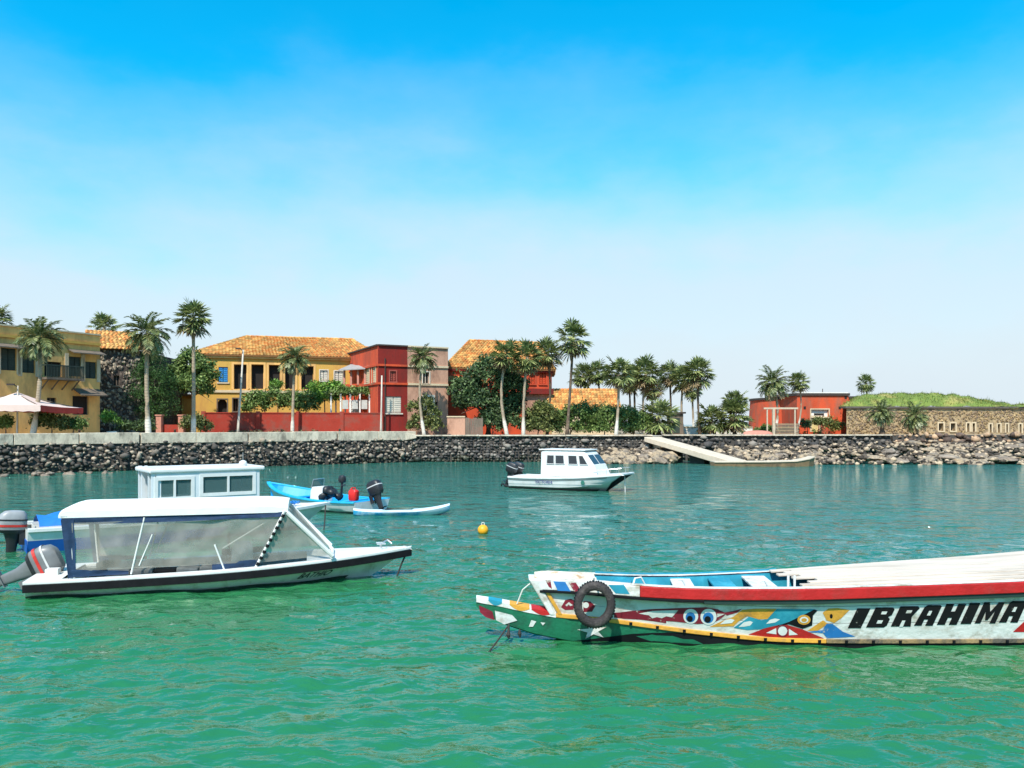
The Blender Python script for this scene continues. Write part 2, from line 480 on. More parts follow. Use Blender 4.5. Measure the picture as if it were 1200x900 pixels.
# shore rocks: each boulder a thing
m_rock = pm('pale_shore_rock', (.40, .30, .19), .92, .3, 2.2, 1.0, 7, second=(.13, .11, .09), sfac=(.46, .6), sscale=1.6)
m_rock2 = pm('dark_shore_rock', (.22, .17, .125), .9, .35, 2.2, 1.0, 7, second=(.30, .25, .19), sfac=(.5, .64), sscale=1.6)
rock_meshes = []
for k in range(7):
    p, f = rock_np(3, (1, .8, .62), .20, 100 + k)
    p += .09 * np.sin(p[:, [1, 2, 0]] * 7 + k) + .05 * np.sin(p[:, [2, 0, 1]] * 13 + k)
    me = np_mesh('rock', p, f); rock_meshes.append(me)
rock_pairs = {}
def rock(pos, size, mat, label, group, flat=1.0):
    k = int(rng.integers(0, 7)); key = (k, mat.name)
    if key not in rock_pairs:
        me = rock_meshes[k].copy(); me.materials.append(mat); rock_pairs[key] = me
    o = link('boulder', rock_pairs[key], None, None, loc=pos)
    o.scale = (size * rng.uniform(.85, 1.3), size * rng.uniform(.7, 1.0), size * flat * rng.uniform(.75, 1.1))
    o.rotation_euler = (rng.uniform(-.2, .2), rng.uniform(-.2, .2), rng.uniform(0, 6.28))
    tag(o, label, 'rock', group)
for k in range(34):
    x = rng.uniform(8.2, 14.6); y = rng.uniform(71.2, 75.2); back = (y - 71.2) / 4
    rock((x, y, .1 + back * .85), rng.uniform(.5, .95), m_rock if rng.random() < .75 else m_rock2, 'pale brown boulder heaped below the basalt wall beside the slipway', 'boulders between the basalt wall and the slipway')
for k in range(36):
    x = rng.uniform(19.4, 28.6); y = rng.uniform(69.6, 77.4); back = (y - 69.6) / 8
    rock((x, y, .05 + back * .95), rng.uniform(.5, .95), m_rock if rng.random() < .6 else m_rock2, 'rough boulder heaped between the low jetty and the dark wall', 'boulders behind the low jetty')
for k in range(92):
    x = rng.uniform(29, 62); y = rng.uniform(69.5, 79.5); back = (y - 69.5) / 10
    rock((x, y, .0 + back * 1.55), rng.uniform(.55, 1.35), m_rock if rng.random() < .55 else m_rock2, 'flat weathered rock on the shore below the stone fort', 'shore rocks below the stone fort', .5)
for k in range(46):
    t = rng.uniform(0, 1); x = -46 + 26 * t; y = 45.2 + 20.6 * t - rng.uniform(-.2, 1.2) * (1 - .4 * t)
    rock((x + .5, y - .3, rng.uniform(-.15, .12)), rng.uniform(.28, .6), m_rock2, 'dark wet rock at the waterline of the parapet wall', 'wet rocks along the parapet wall', .8)

def rubble(name, boxes, n, mat, label, s0=.14, s1=.38):
    pl = []
    for k in range(n):
        x0, x1, y0, y1, z0, z1 = boxes[k % len(boxes)]; t = rng.random(); s_ = rng.uniform(s0, s1)
        pl.append(((rng.uniform(x0, x1), y0 + (y1 - y0) * t, z0 + (z1 - z0) * t + rng.uniform(-.05, .25)), (s_, s_ * rng.uniform(.6, 1), s_ * rng.uniform(.4, .8))))
    V_, F_ = stones_np(pl, 1); tag(link(name, np_mesh(name, V_, F_), mat), label, 'rubble', kind='stuff')
m_rubb = pm('mixed_shore_rubble', (.10, .078, .058), .95, .3, 3, .5, 14, island=.55, second=(.33, .25, .165), sfac=(.5, .66))
rubble('shore_rubble', [(7.6, 14.2, 71.0, 75.4, .0, 1.1)], 420, m_rubb, 'loose rubble among the pale boulders beside the slipway')
rubble('shore_rubble', [(19.2, 29, 69.4, 77.6, .0, 1.2)], 560, m_rubb, 'loose rubble among the boulders behind the low jetty')
rubble('shore_rubble', [(29, 62, 69.4, 79.8, -.05, 1.7)], 1500, m_rubb, 'loose rubble and broken rock on the shore below the stone fort')
# slipway and low jetty
m_slip = pm('bleached_concrete', (.58, .48, .36), .9, .18, 1.5, .3, 10, second=(.36, .29, .21), sfac=(.55, .75))
o = thing('slipway', 'bleached concrete slipway sloping from the promenade to the water', 'slipway', (15, 73, 0))
A, B, w = Vector((13.1, 75.8, 2.32)), Vector((19.6, 69.0, .30)), Vector((.85, .75, 0)).normalized() * 1.15
mb = MB()
mb.loft([[A + w, A - w, A - w - Vector((0, 0, .45)), A + w - Vector((0, 0, .45))], [B + w, B - w, B - w - Vector((0, 0, .55)), B + w - Vector((0, 0, .55))]])
mb.build('ramp', m_slip, o, world=True, bevel=.04)
for k in (.25, .55, .8):
    P = A.lerp(B, k); mb = MB(); mb.box((P.x, P.y, P.z / 2 - .35), (1.5, .9, P.z - .1), R(-46)); mb.build('pier', m_mortar, o, world=True)
m_jet = pm('stained_brown_concrete', (.30, .19, .10), .9, .3, 1.2, .5, 8, second=(.13, .09, .06), sfac=(.5, .7))
o = thing('jetty', 'low brown stained jetty with pale top at the foot of the slipway', 'jetty', (21, 67, 0))
prof = [(16.9, 67.6, .30), (18.5, 67.0, .34), (21, 66.7, .36), (23.4, 66.6, .42), (24.6, 66.9, .60), (25.2, 67.4, .74)]
mb = MB(); mb.loft([[(x, y, z), (x - .1 * (i > 3), y + .25, -.35), (x, y + 1.5, -.3), (x, y + 1.6, z)] for i, (x, y, z) in enumerate(prof)]); mb.build('body', m_jet, o, world=True, bevel=.04)
mb = MB(); mb.loft([[(x, y - .05, z + .07), (x, y - .05, z - .02), (x, y + 1.55, z - .02), (x, y + 1.55, z + .07)] for x, y, z in prof]); mb.build('top_slab', m_slip, o, world=True, bevel=.02)
# ------------------------------------------------------------------ buildings
m_glass = pm('dark_window_glass', (.025, .03, .035), .12, .2, 2, spec=.6)
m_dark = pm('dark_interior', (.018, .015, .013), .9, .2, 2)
m_frame = pm('pale_window_frame', (.62, .56, .46), .7, .15, 3)
m_ochre = pm('yellow_ochre_plaster', (.62, .36, .075), .9, .2, .9, .3, 8, second=(.40, .20, .06), sfac=(.46, .70), sscale=.9, stretch=(1, 1, .35))
m_ochre2 = pm('tan_plaster', (.82, .46, .15), .9, .14, .7, .25, 8, second=(.46, .26, .10), sfac=(.46, .72), sscale=.9, stretch=(1, 1, .35))
m_red_shaded = pm('red_plaster_shaded', (.21, .014, .009), .9, .16, .7, .25, 8, second=(.12, .02, .014), sfac=(.46, .68), sscale=1.0, stretch=(1, 1, .35))  # darker copy of the red, shade of the corner house front painted in
m_red_lit = pm('orange_red_plaster_sunlit', (.58, .075, .024), .9, .16, .7, .25, 8, second=(.34, .06, .03), sfac=(.45, .66), sscale=.9, stretch=(1, 1, .35))  # brighter copy of the red, sun on the corner house's left face painted in
m_beige = pm('pinkish_beige_plaster', (.54, .30, .20), .9, .2, .9, .3, 8, second=(.25, .13, .085), sfac=(.44, .62), sscale=.9, stretch=(1, 1, .4))
m_cream = pm('cream_plaster', (.58, .46, .30), .9, .15, .9, .3, 8)
m_tile = pm('orange_roof_tile', (.66, .35, .10), .85, .25, 1.5, island=.55, second=(.36, .13, .03), sfac=(.5, .62), sscale=.6)
m_roofb = pm('roof_underlay', (.20, .09, .03), .9, .2, 2)
m_trimd = pm('dark_trim', (.05, .035, .028), .8, .2, 3)
m_shut = pm('blue_shutter_paint', (.03, .22, .48), .6, .12, 3)
m_white = pm('white_limewash', (.74, .70, .62), .85, .12, 2)
m_wood = pm('weathered_wood', (.15, .115, .085), .85, .3, 3, .3, 20, stretch=(1, 1, .2))
m_greenp = pm('dark_green_paint', (.03, .045, .035), .6, .2, 3)

class Facade:
    """vertical wall between two ground points, openings given as (left, right, top, bottom) columns/rows as seen, cut through"""
    def __init__(s, parent, p0, p1, z0, z1, mat, openings=(), name='wall', rev=.28, z1b=None):
        s.o = parent; s.p0 = Vector((*p0, 0)); s.p1 = Vector((*p1, 0))
        s.d = (s.p1 - s.p0); s.L = s.d.length; s.d.normalize(); s.n = Vector((s.d.y, -s.d.x, 0))   # outward: right of direction
        s.z0, s.z1 = z0, z1; s.rects = []
        for op in openings:
            l, r_, t, b = op[:4]
            u0, u1 = s.u(l), s.u(r_); y = (s.p0 + s.d * (u0 + u1) / 2).y
            za, zb = zat(t, y), zat(b, y)
            s.rects.append((u0, u1, max(zb, z0), za))
        us = sorted({0, s.L, *[u for q in s.rects for u in q[:2]]}); zs = sorted({z0, z1, *[z for q in s.rects for z in q[2:]]})
        mb = MB()
        for a, b in zip(us[:-1], us[1:]):
            for c, e in zip(zs[:-1], zs[1:]):
                if any(q[0] - 1e-4 <= a and b <= q[1] + 1e-4 and q[2] - 1e-4 <= c and e <= q[3] + 1e-4 for q in s.rects): continue
                mb.quad(s.P(a, c), s.P(b, c), s.P(b, e), s.P(a, e))
        for (u0, u1, za, zb) in s.rects:
            for (q0, q1) in (((u0, za), (u0, zb)), ((u0, zb), (u1, zb)), ((u1, zb), (u1, za)), ((u1, za), (u0, za))):
                mb.quad(s.P(*q0), s.P(*q1), s.P(*q1, -rev), s.P(*q0, -rev))
        s.w = mb.build(name, mat, parent, world=True)
        s.rev = rev
    def u(s, px):
        k = (px - CX) / FPX                            # ray x = k*y meets the wall line
        t = (s.p0.x - k * s.p0.y) / (k * s.d.y - s.d.x); return t
    def P(s, u, z, off=0.0): q = s.p0 + s.d * u + s.n * off; return (q.x, q.y, z)
    def slab(s, name, u0, u1, z0, z1, o0, o1, mat, parent=None, mbx=None):
        mb = mbx or MB()
        mb.loft([[s.P(u, z0, o0), s.P(u, z1, o0), s.P(u, z1, o1), s.P(u, z0, o1)] for u in (u0, u1)])
        return mb if mbx else mb.build(name, mat, parent or s.o, world=True)
    def window(s, i, kind='glass', frame=m_frame, pane=m_glass, name='window', sill=True, bars=1, trim=.10):
        u0, u1, z0, z1 = s.rects[i]
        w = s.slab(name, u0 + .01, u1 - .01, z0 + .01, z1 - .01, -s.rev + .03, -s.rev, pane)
        if kind in ('glass', 'open'):
            mb = MB(); t = .05
            for (a, b, c, d) in ((u0, u0 + t, z0, z1), (u1 - t, u1, z0, z1), (u0, u1, z0, z0 + t), (u0, u1, z1 - t, z1)):
                s.slab('', a + .005, b - .005, c + .005, d - .005, -s.rev + .035, -s.rev + .09, None, mbx=mb)
            for k in range(bars):
                uu = u0 + (u1 - u0) * (k + 1) / (bars + 1); s.slab('', uu - .03, uu + .03, z0 + t, z1 - t, -s.rev + .035, -s.rev + .08, None, mbx=mb)
            s.sub(mb, 'frame', frame, w)
        if kind == 'shutters':
            for k in range(2):
                a = u0 + .03 + (u1 - u0) * .5 * k; b = a + (u1 - u0) * .5 - .06
                mb = MB(); s.slab('', a, b, z0 + .03, z1 - .03, -.14, -.10, None, mbx=mb)
                nsl = max(3, int((z1 - z0) / .22))
                for q in range(nsl):
                    zz = z0 + .08 + (z1 - z0 - .16) * (q + .5) / nsl; s.slab('', a + .05, b - .05, zz - .05, zz + .04, -.10, -.065, None, mbx=mb)
                s.sub(mb, 'shutter', frame, w)
        if sill: s.sub(s.slab('', u0 - .12, u1 + .12, z0 - .13, z0 - .005, -.02, .12, None, mbx=MB()), 'sill', frame, w)
        if trim:
            mb = MB()
            for (a, b, c, d) in ((u0 - trim, u0, z0, z1 + trim), (u1, u1 + trim, z0, z1 + trim), (u0, u1, z1, z1 + trim)):
                s.slab('', a, b, c, d, .003, .045, None, mbx=mb)
            s.sub(mb, 'surround', frame, w)
        return w
    def sub(s, mb, name, mat, part):
        Mi = (Matrix.Translation(s.o.location) @ s.o.rotation_euler.to_matrix().to_4x4()).inverted(); mb.v = [tuple(Mi @ Vector(p)) for p in mb.v]
        return mb.build(name, mat, part)

def box_walls(o, pts, z0, z1, mat, skip=(), name='wall'):
    n = len(pts)
    for i in range(n):
        if i in skip: continue
        Facade(o, pts[i], pts[(i + 1) % n], z0, z1, mat, (), name)

def tile_plane(mb, E0, E1, R1, R0, tw=.34, th=.5, mat=None):
    """rows of arched tiles on a roof plane, eave E0-E1, ridge R0-R1"""
    E0, E1, R0, R1 = map(Vector, (E0, E1, R0, R1))
    slope = max((R0 - E0).length, (R1 - E1).length) * .97; rows = max(2, int(slope / th))
    nrm = (E1 - E0).cross(R0 + R1 - E0 - E1).normalized()
    if nrm.z < 0: nrm = -nrm
    for r_ in range(rows):
        v0, v1 = r_ / rows, min(1.0, (r_ + 1.12) / rows)
        a0, b0 = E0.lerp(R0, v0), E1.lerp(R1, v0); a1, b1 = E0.lerp(R0, v1), E1.lerp(R1, v1)
        w = (b0 - a0).length; n = max(1, int(w / tw))
        for c in range(n):
            j = random.uniform(-.03, .03); lift = random.uniform(.03, .07)
            u0, u1 = (c + .04 + j) / n, (c + .96 + j) / n; um = (u0 + u1) / 2
            lo = lambda u, h: a0.lerp(b0, u) + nrm * h; hi = lambda u, h: a1.lerp(b1, u) + nrm * h
            mb.add([lo(u0, lift * .4), lo(um, lift + .09), lo(u1, lift * .4), hi(u1, .012), hi(um, .07), hi(u0, .012)],
                   [(0, 1, 4, 5), (1, 2, 3, 4), (0, 2, 1)])

def hip_roof(o, fl, fr, br, bl, ez, ridge, rz_, over=.55, tilemat=m_tile):
    """ridge = fractions along the long axis (0..1 from left), hips both ends"""
    fl, fr, br, bl = [Vector((*p, ez)) for p in (fl, fr, br, bl)]
    c = (fl + fr + br + bl) / 4
    ex = lambda p: p + (p - c).normalized() * over
    fl, fr, br, bl = map(ex, (fl, fr, br, bl))
    ml, mr = (fl + bl) / 2, (fr + br) / 2
    R0 = ml.lerp(mr, ridge[0]); R1 = ml.lerp(mr, ridge[1]); R0.z = R1.z = rz_
    dn = Vector((0, 0, -.14))
    mb = MB(); mb.add([fl, fr, br, bl, R0, R1, fl + dn, fr + dn, br + dn, bl + dn],
                      [(0, 1, 5, 4), (1, 2, 5), (2, 3, 4, 5), (3, 0, 4), (6, 9, 8, 7), (0, 6, 7, 1), (1, 7, 8, 2), (2, 8, 9, 3), (3, 9, 6, 0)])
    rf = mb.build('roof', m_roofb, o, world=True)
    mb = MB()
    tile_plane(mb, fl, fr, R1, R0); tile_plane(mb, bl, fl, R0, R0 + Vector((.01, 0, 0))); tile_plane(mb, fr, br, R1, R1 + Vector((.01, 0, 0)))
    t = mb.build('roof_tile_courses', tilemat, o, world=True, kind='stuff')
    mb = MB()
    for a, b in ((R0, R1), (fl, R0), (fr, R1)):
        n = max(2, int((b - a).length / .5))
        for k in range(n): mb.tube([a.lerp(b, k / n) + Vector((0, 0, .07)), a.lerp(b, (k + 1.1) / n) + Vector((0, 0, .05))], [.13, .10], 6)
    mb.build('ridge_tiles', tilemat, o, world=True, kind='stuff')
    return rf

# --- yellow terrace house at the left, facade running back from the quay
o = thing('house', 'tan two storey house with hanging balcony above the striped parasol', 'house', (-37.6, 68, GZ))
p0, p1, p2, p3 = (-44.6, 56.5), (-36.4, 71.6), (-45, 77), (-52, 60)
ops = [(1, 19, 408, 434), (26, 41, 414, 437), (52, 72, 424, 441), (80.5, 95, 418, 441), (99, 113, 424, 443.5), (85, 104, 464, 486), (55, 66, 466, 478)]
f = Facade(o, p0, p1, GZ, 11.3, m_ochre2, ops)
for i in (0, 1, 3, 4):
    f.window(i, 'shutters', m_greenp, m_dark, trim=0, sill=False)
    u0, u1, z0, z1 = f.rects[i]
    f.slab('pilaster', u0 - .35, u0 - .02, z0 - .3, z1 + .25, .002, .06, m_cream)
    f.slab('pilaster', u1 + .02, u1 + .35, z0 - .3, z1 + .25, .002, .06, m_cream)
f.window(2, 'glass', m_greenp, m_dark, name='balcony_door', sill=False, trim=0)
f.window(5, 'open', m_wood, m_dark, name='door', sill=False, trim=0, bars=0)
f.window(6, 'open', m_wood, m_dark, trim=0)
for pl, pr, t, nm in ((-30, 44, 0, 'canopy'), (79, 117, 0, 'canopy')):          # sun hoods over the upper windows
    u0, u1 = f.u(pl), f.u(pr); z = f.rects[3][3] + .35
    u0 = max(u0, .1); u1 = min(u1, f.L)
    mb = MB(); mb.loft([[f.P(u, z + .28, 0), f.P(u, z + .22, 0), f.P(u, z - .12, .95), f.P(u, z - .04, .95)] for u in (u0, u1)]); mb.build(nm, m_wood, o, world=True)
mb = MB(); u0, u1 = f.u(85), f.u(116); z = f.rects[5][3] + .2
mb.loft([[f.P(u, z + .45, 0), f.P(u, z + .38, 0), f.P(u, z - .2, 1.2), f.P(u, z - .1, 1.2)] for u in (u0, u1)]); mb.build('awning', m_wood, o, world=True)
f.slab('cornice', 0, f.L, 10.4, 10.62, .002, .16, m_ochre)
f.slab('parapet_cap', 0, f.L, 11.302, 11.42, -.35, .12, m_cream)
# balcony
u0, u1 = f.u(44), f.u(88); zb = f.rects[2][2] - .15
f.slab('balcony_floor', u0, u1, zb - .18, zb, .01, 1.25, m_wood)
bal = MB(); f.slab('', u0, u1, zb + .95, zb + 1.05, 1.16, 1.24, None, mbx=bal)
f.slab('', u0, u0 + .07, zb + .95, zb + 1.05, .02, 1.2, None, mbx=bal); f.slab('', u1 - .07, u1, zb + .95, zb + 1.05, .02, 1.2, None, mbx=bal)
rl = bal.build('balcony_rail', m_greenp, o, world=True)
nb = 26
for k in range(nb):
    uu = u0 + .05 + (u1 - u0 - .1) * k / (nb - 1); f.slab('baluster', uu - .03, uu + .03, zb, zb + .96, 1.17, 1.23, m_greenp)
for k in range(4):
    uu = u0 + .3 + (u1 - u0 - .6) * k / 3
    mb = MB(); mb.tube([f.P(uu, zb - .2, 1.0), f.P(uu, zb - .95, .02)], .06, 6); mb.build('bracket', m_wood, o, world=True)
mb = MB(); mb.quad((*p0, 11.0), (*p1, 11.0), (*p2, 11.0), (*p3, 11.0)); mb.build('flat_roof', m_roofb, o, world=True)
box_walls(o, [p0, p1, p2, p3], GZ, 11.3, m_ochre2, (0,))

# --- dark rubble stone house right behind it
o = thing('house', 'dark rubble stone house with orange roof edge behind the casuarina tree', 'house', (-38, 80, GZ))
m_rub = pm('dark_rubble_masonry', (.06, .045, .038), .95, .35, 3, 1.0, 5, second=(.17, .13, .10), sfac=(.52, .62), sscale=2.5)
q = [(-38.6, 74.6), (-35.0, 76.5), (-36.0, 90), (-44, 88)]
f = Facade(o, q[0], q[1], GZ, 10.4, m_rub, [(133, 140, 440, 452)])
f.window(0, 'open', m_wood, m_dark, trim=0)
box_walls(o, q, GZ, 10.4, m_rub, (0,))
mb = MB()
for k in range(620):
    u = rng.uniform(0, f.L); z = rng.uniform(GZ, 10.3); r0 = f.rects[0]
    if r0[0] - .2 < u < r0[1] + .2 and r0[2] - .2 < z < r0[3] + .2: continue
    s_ = rng.uniform(.14, .3); c = Vector(f.P(u, z, .02)); p, fc = rock_np(1, (s_, .10, s_ * .8), seed=k)
    mb.add([c + Vector(x) for x in p.tolist()], fc.tolist())
mb.build('stone_face', m_basalt, o, world=True, kind='stuff')
mb = MB(); E0, E1 = f.P(-.6, 10.45, .5), f.P(f.L + .5, 10.45, .5); R0, R1 = f.P(-.6, 12.6, -4.5), f.P(f.L - .5, 12.6, -4.5)
mb.quad(E0, E1, R1, R0); mb.quad(R0, R1, f.P(f.L + .5, 10.45, -9), f.P(-.6, 10.45, -9)); mb.build('roof', m_roofb, o, world=True)
mb = MB(); tile_plane(mb, E0, E1, R1, R0); mb.build('roof_tile_courses', m_tile, o, world=True, kind='stuff')

# --- big yellow house with hipped tile roof
o = thing('house', 'large ochre house with hipped orange tile roof and tall dark openings', 'house', (-24, 88, GZ))
fl, fr = at(229, 84.5), at(428, 89.5)
back = (1.2, 13)
fl, fr = Vector(fl), Vector(fr); br, bl = fr + Vector(back), fl + Vector(back)
ops = [(256, 267, 430, 448), (274, 289, 427, 456), (294.5, 309, 427, 456), (315, 328.5, 427.5, 456), (334, 346, 428, 456), (353, 367.5, 429, 456.5),
       (375, 384, 434, 446), (392, 402, 435, 452), (255, 266, 468, 484), (273, 279, 467, 482)]
f = Facade(o, fl, fr, GZ, 10.75, m_ochre, ops, rev=.6)
f.window(0, 'shutters', m_shut, m_dark, trim=0, sill=False); u0, u1, z0, z1 = f.rects[0]
f.slab('sill', u0 - .15, u1 + .15, z0 - .14, z0 - .01, .002, .1, m_cream)
for i in (1, 2, 3, 4, 5):
    f.window(i, 'open', m_ochre2, m_dark, name='loggia_opening', bars=0, trim=.22)
for i in (6, 7): f.window(i, 'shutters', m_frame, m_dark)
f.window(8, 'open', m_wood, m_dark, name='arched_door', sill=False, bars=0); f.window(9, 'glass', m_wood, m_dark)
u0, u1, z0, z1 = f.rects[8]                                              # spandrels turn the opening into an arch
for sg in (0, 1):
    rad = (u1 - u0) / 2; cu = (u0 + u1) / 2; zc = z1 - rad; mb = MB()
    arc = [(cu + (-1 if sg == 0 else 1) * rad * math.cos(t), zc + rad * math.sin(t)) for t in [math.pi / 2 * k / 6 for k in range(7)]]
    cor = (u0 if sg == 0 else u1, z1)
    for a, b in zip(arc[:-1], arc[1:]): mb.quad(f.P(*cor, -.02), f.P(*a, -.02), f.P(*b, -.02))
    mb.build('arch_spandrel', m_ochre, o, world=True)
zb = zat(459, 86); f.slab('string_course', .02, f.L, zb - .12, zb + .14, .002, .14, m_cream)
f.slab('eave_cornice', .02, f.L, 10.45, 10.74, .002, .22, m_ochre2)
box_walls(o, [tuple(fl), tuple(fr), tuple(br), tuple(bl)], GZ, 10.75, m_ochre, (0,))
hip_roof(o, tuple(fl), tuple(fr), tuple(br), tuple(bl), 10.8, (.16, .80), 13.4, .7)

# --- red and beige corner house
o = thing('house', 'flat roofed corner house, one half red and the other half beige', 'house', (-13, 84, GZ))
c0, cL, cm, cR = Vector(at(443, 79.5)), Vector(at(407, 90)), Vector(at(477.5, 80.9)), Vector(at(525, 82.9))
HZ = 11.2
fa = Facade(o, cL, c0, GZ, HZ, m_red_lit, [(428, 433, 430, 449), (436, 440.5, 429, 449)])
for i in (0, 1): fa.window(i, 'shutters', m_cream, m_dark, name='window')
fb = Facade(o, c0, cm, GZ, HZ, m_red_shaded, [(457, 464, 435, 447), (452, 470.5, 464.5, 484)])
fb.window(0, 'shutters', pm('faded_red_shutter', (.33, .07, .05), .8), m_dark, trim=.12); fb.window(1, 'shutters', m_frame, m_dark, trim=0)
fc = Facade(o, cm, cR, GZ, HZ, m_beige, [(495.5, 503, 436, 449.5), (497, 507, 465, 485), (509, 513, 471, 475)])
fc.window(0, 'glass', m_frame, m_dark); fc.window(1, 'shutters', m_frame, m_dark, trim=.2); fc.window(2, 'open', m_wood, m_dark, trim=0, sill=False, bars=0)
for ff, mt in ((fa, m_red_lit), (fb, m_red_lit), (fc, m_cream)):
    for zz in (zat(428, 80), zat(449.5, 80)): ff.slab('string_course', 0, ff.L, zz - .1, zz + .1, .002, .12, mt)
    ff.slab('parapet_cap', 0, ff.L, HZ + .002, HZ + .14, -.3, .16, m_cream if ff is fc else m_trimd)
bk1, bk2 = cR + Vector((-1, 10)), cL + Vector((2, 4))
box_walls(o, [tuple(cR), tuple(bk1), tuple(bk2), tuple(cL)], GZ, HZ, m_beige, (3,))
mb = MB(); mb.quad(*[(p.x, p.y, HZ - .4) for p in (c0, cm, cR, bk1, bk2, cL)]); mb.build('flat_roof', m_roofb, o, world=True)
mb = MB(); u = fb.u(451); mb.tube([fb.P(u, GZ, .08), fb.P(u, HZ - 1.2, .08)], .06, 6); mb.build('downpipe', m_trimd, o, world=True)
# verandah wing tucked between the two houses
o = thing('verandah', 'red verandah wing with posts and lean-to roof beside the red corner house', 'verandah', (-17.5, 85, GZ))
v0, v1 = Vector(at(402, 86.0)), Vector(at(429, 83.5))
zf, zt = zat(450, 85), zat(433, 85)
f = Facade(o, v0, v1, GZ, zf, m_red_lit, [(410, 420, 470, 486)]); f.window(0, 'shutters', m_frame, m_dark)
mb = MB(); mb.loft([[(v0.x - .4, v0.y - .5, zt), (v0.x - .4, v0.y - .5, zt - .1), (v0.x + .6, v0.y + 3.5, zt + 1.0), (v0.x + .6, v0.y + 3.5, zt + 1.1)],
                    [(v1.x, v1.y - .5, zt), (v1.x, v1.y - .5, zt - .1), (v1.x + .6, v1.y + 2.5, zt + 1.0), (v1.x + .6, v1.y + 2.5, zt + 1.1)]]); mb.build('lean_to_roof', pm('grey_sheet_roof', (.32, .30, .28), .7), o, world=True)
for k in range(4):
    P = v0.lerp(v1, .06 + .3 * k); mb = MB(); mb.box((P.x, P.y, (zf + zt) / 2 - .05), (.2, .2, zt - zf + .1)); mb.build('post', pm('salmon_post', (.50, .22, .16), .8), o, world=True)
g = Facade(o, v0 + Vector((.3, 2.4)), v1 + Vector((.2, 1.8)), zf - .3, zt + .9, pm('deep_red_plaster', (.16, .03, .03), .9))
mb = MB(); mb.quad((v0.x, v0.y, zf), (v1.x, v1.y, zf), (v1.x + .2, v1.y + 2, zf), (v0.x + .3, v0.y + 2.5, zf)); mb.build('floor', m_conc, o, world=True)
# orange roof seen over the corner house
o = thing('house', 'small ochre roof peeking out behind the red corner house', 'house', (-16.5, 97, GZ))
a, b = Vector(at(408, 94)), Vector(at(446, 93)); box_walls(o, [tuple(a), tuple(b), tuple(b + Vector((0, 6))), tuple(a + Vector((0, 6)))], GZ, 10.7, m_ochre)
hip_roof(o, tuple(a), tuple(b), tuple(b + Vector((0, 6))), tuple(a + Vector((0, 6))), 10.7, (.25, .8), 12.6, .3)

# --- red house with orange roof behind the big tree
o = thing('house', 'red house with long orange roof mostly hidden by the big dark tree', 'house', (-2, 90, GZ))
a, b = Vector(at(524, 88)), Vector(at(646, 92)); bkv = Vector((.6, 11))
f = Facade(o, a, b, GZ, 9.6, m_red_lit, [(532, 541, 448, 470), (556, 563, 452, 470), (620, 627, 437, 450), (632, 640, 437, 450), (622, 631, 470, 492)])
for i in range(4): f.window(i, 'shutters', m_frame if i < 2 else m_red_lit, m_dark)
f.window(4, 'shutters', m_white, m_dark)
zz = zat(456, 90); f.slab('balcony_band', f.L * .70, f.L + .1, zz - .5, zz + .1, .002, .5, m_red_shaded); f.slab('cornice', 0, f.L + .1, 9.3, 9.58, .002, .25, m_red_shaded)
f.slab('beige_lower_wall', f.L * .72, f.L, GZ, zz - .55, .004, .06, m_beige)
box_walls(o, [tuple(a), tuple(b), tuple(b + bkv), tuple(a + bkv)], GZ, 9.6, m_red_lit, (0,))
hip_roof(o, tuple(a), tuple(b), tuple(b + bkv), tuple(a + bkv), 9.65, (.18, .85), 13.2, .5)
E0, E1 = f.P(-.2, zat(449, 88), 1.5), f.P(4.3, zat(449, 88), 1.5); R0, R1 = f.P(-.2, zat(441, 88), .05), f.P(4.3, zat(441, 88), .05)
mb = MB(); mb.loft([[E0, Vector(E0) - Vector((0, 0, .12)), Vector(R0) - Vector((0, 0, .12)), R0], [E1, Vector(E1) - Vector((0, 0, .12)), Vector(R1) - Vector((0, 0, .12)), R1]]); mb.build('porch_roof', m_roofb, o, world=True)
mb = MB(); tile_plane(mb, E0, E1, R1, R0); mb.build('porch_tile_courses', m_tile, o, world=True, kind='stuff')
# beige gate wall beneath
o = thing('garden_wall', 'short beige plaster wall with grey plank gate under the big dark tree', 'wall', (-4, 81, GZ))
a, b = Vector(at(524, 80.5)), Vector(at(545, 80.5))
f = Facade(o, a, b, GZ, zat(489, 80.5), m_beige); f.slab('wall_cap', -.05, f.L, zat(489, 80.5) + .002, zat(489, 80.5) + .12, -.25, .08, m_cream)
a, b = Vector(at(545.2, 80.5)), Vector(at(566, 80.5))
for k in range(9):
    P = a.lerp(b, (k + .5) / 9); mb = MB(); mb.box((P.x, P.y, GZ + .85 + rng.uniform(-.06, .08)), (.175, .05, 1.75)); mb.build('gate_plank', m_wood, o, world=True)

# --- low cream house with tile roof
o = thing('house', 'low cream house with orange tile roof showing above the green hedge', 'house', (8.5, 92, GZ))
a, b = Vector(at(647, 90)), Vector(at(723, 90)); bkv = Vector((0, 7.5)); ez = zat(481, 90)
f = Facade(o, a, b, GZ, ez, m_cream, [(652, 658, 484, 494)]); f.window(0, 'shutters', m_wood, m_dark)
box_walls(o, [tuple(a), tuple(b), tuple(b + bkv), tuple(a + bkv)], GZ, ez, m_cream, (0,))
mb = MB(); rz_ = zat(455.5, 93.7); ov = Vector((.4, 0)); E0, E1 = (a.x - .5, a.y - .5, ez), (b.x + .5, b.y - .5, ez); R0, R1 = (a.x - .5, a.y + 3.75, rz_), (b.x + .5, b.y + 3.75, rz_)
mb.quad(E0, E1, R1, R0); mb.quad(R0, R1, (b.x + .5, b.y + 8, ez), (a.x - .5, a.y + 8, ez)); mb.build('roof', m_roofb, o, world=True)
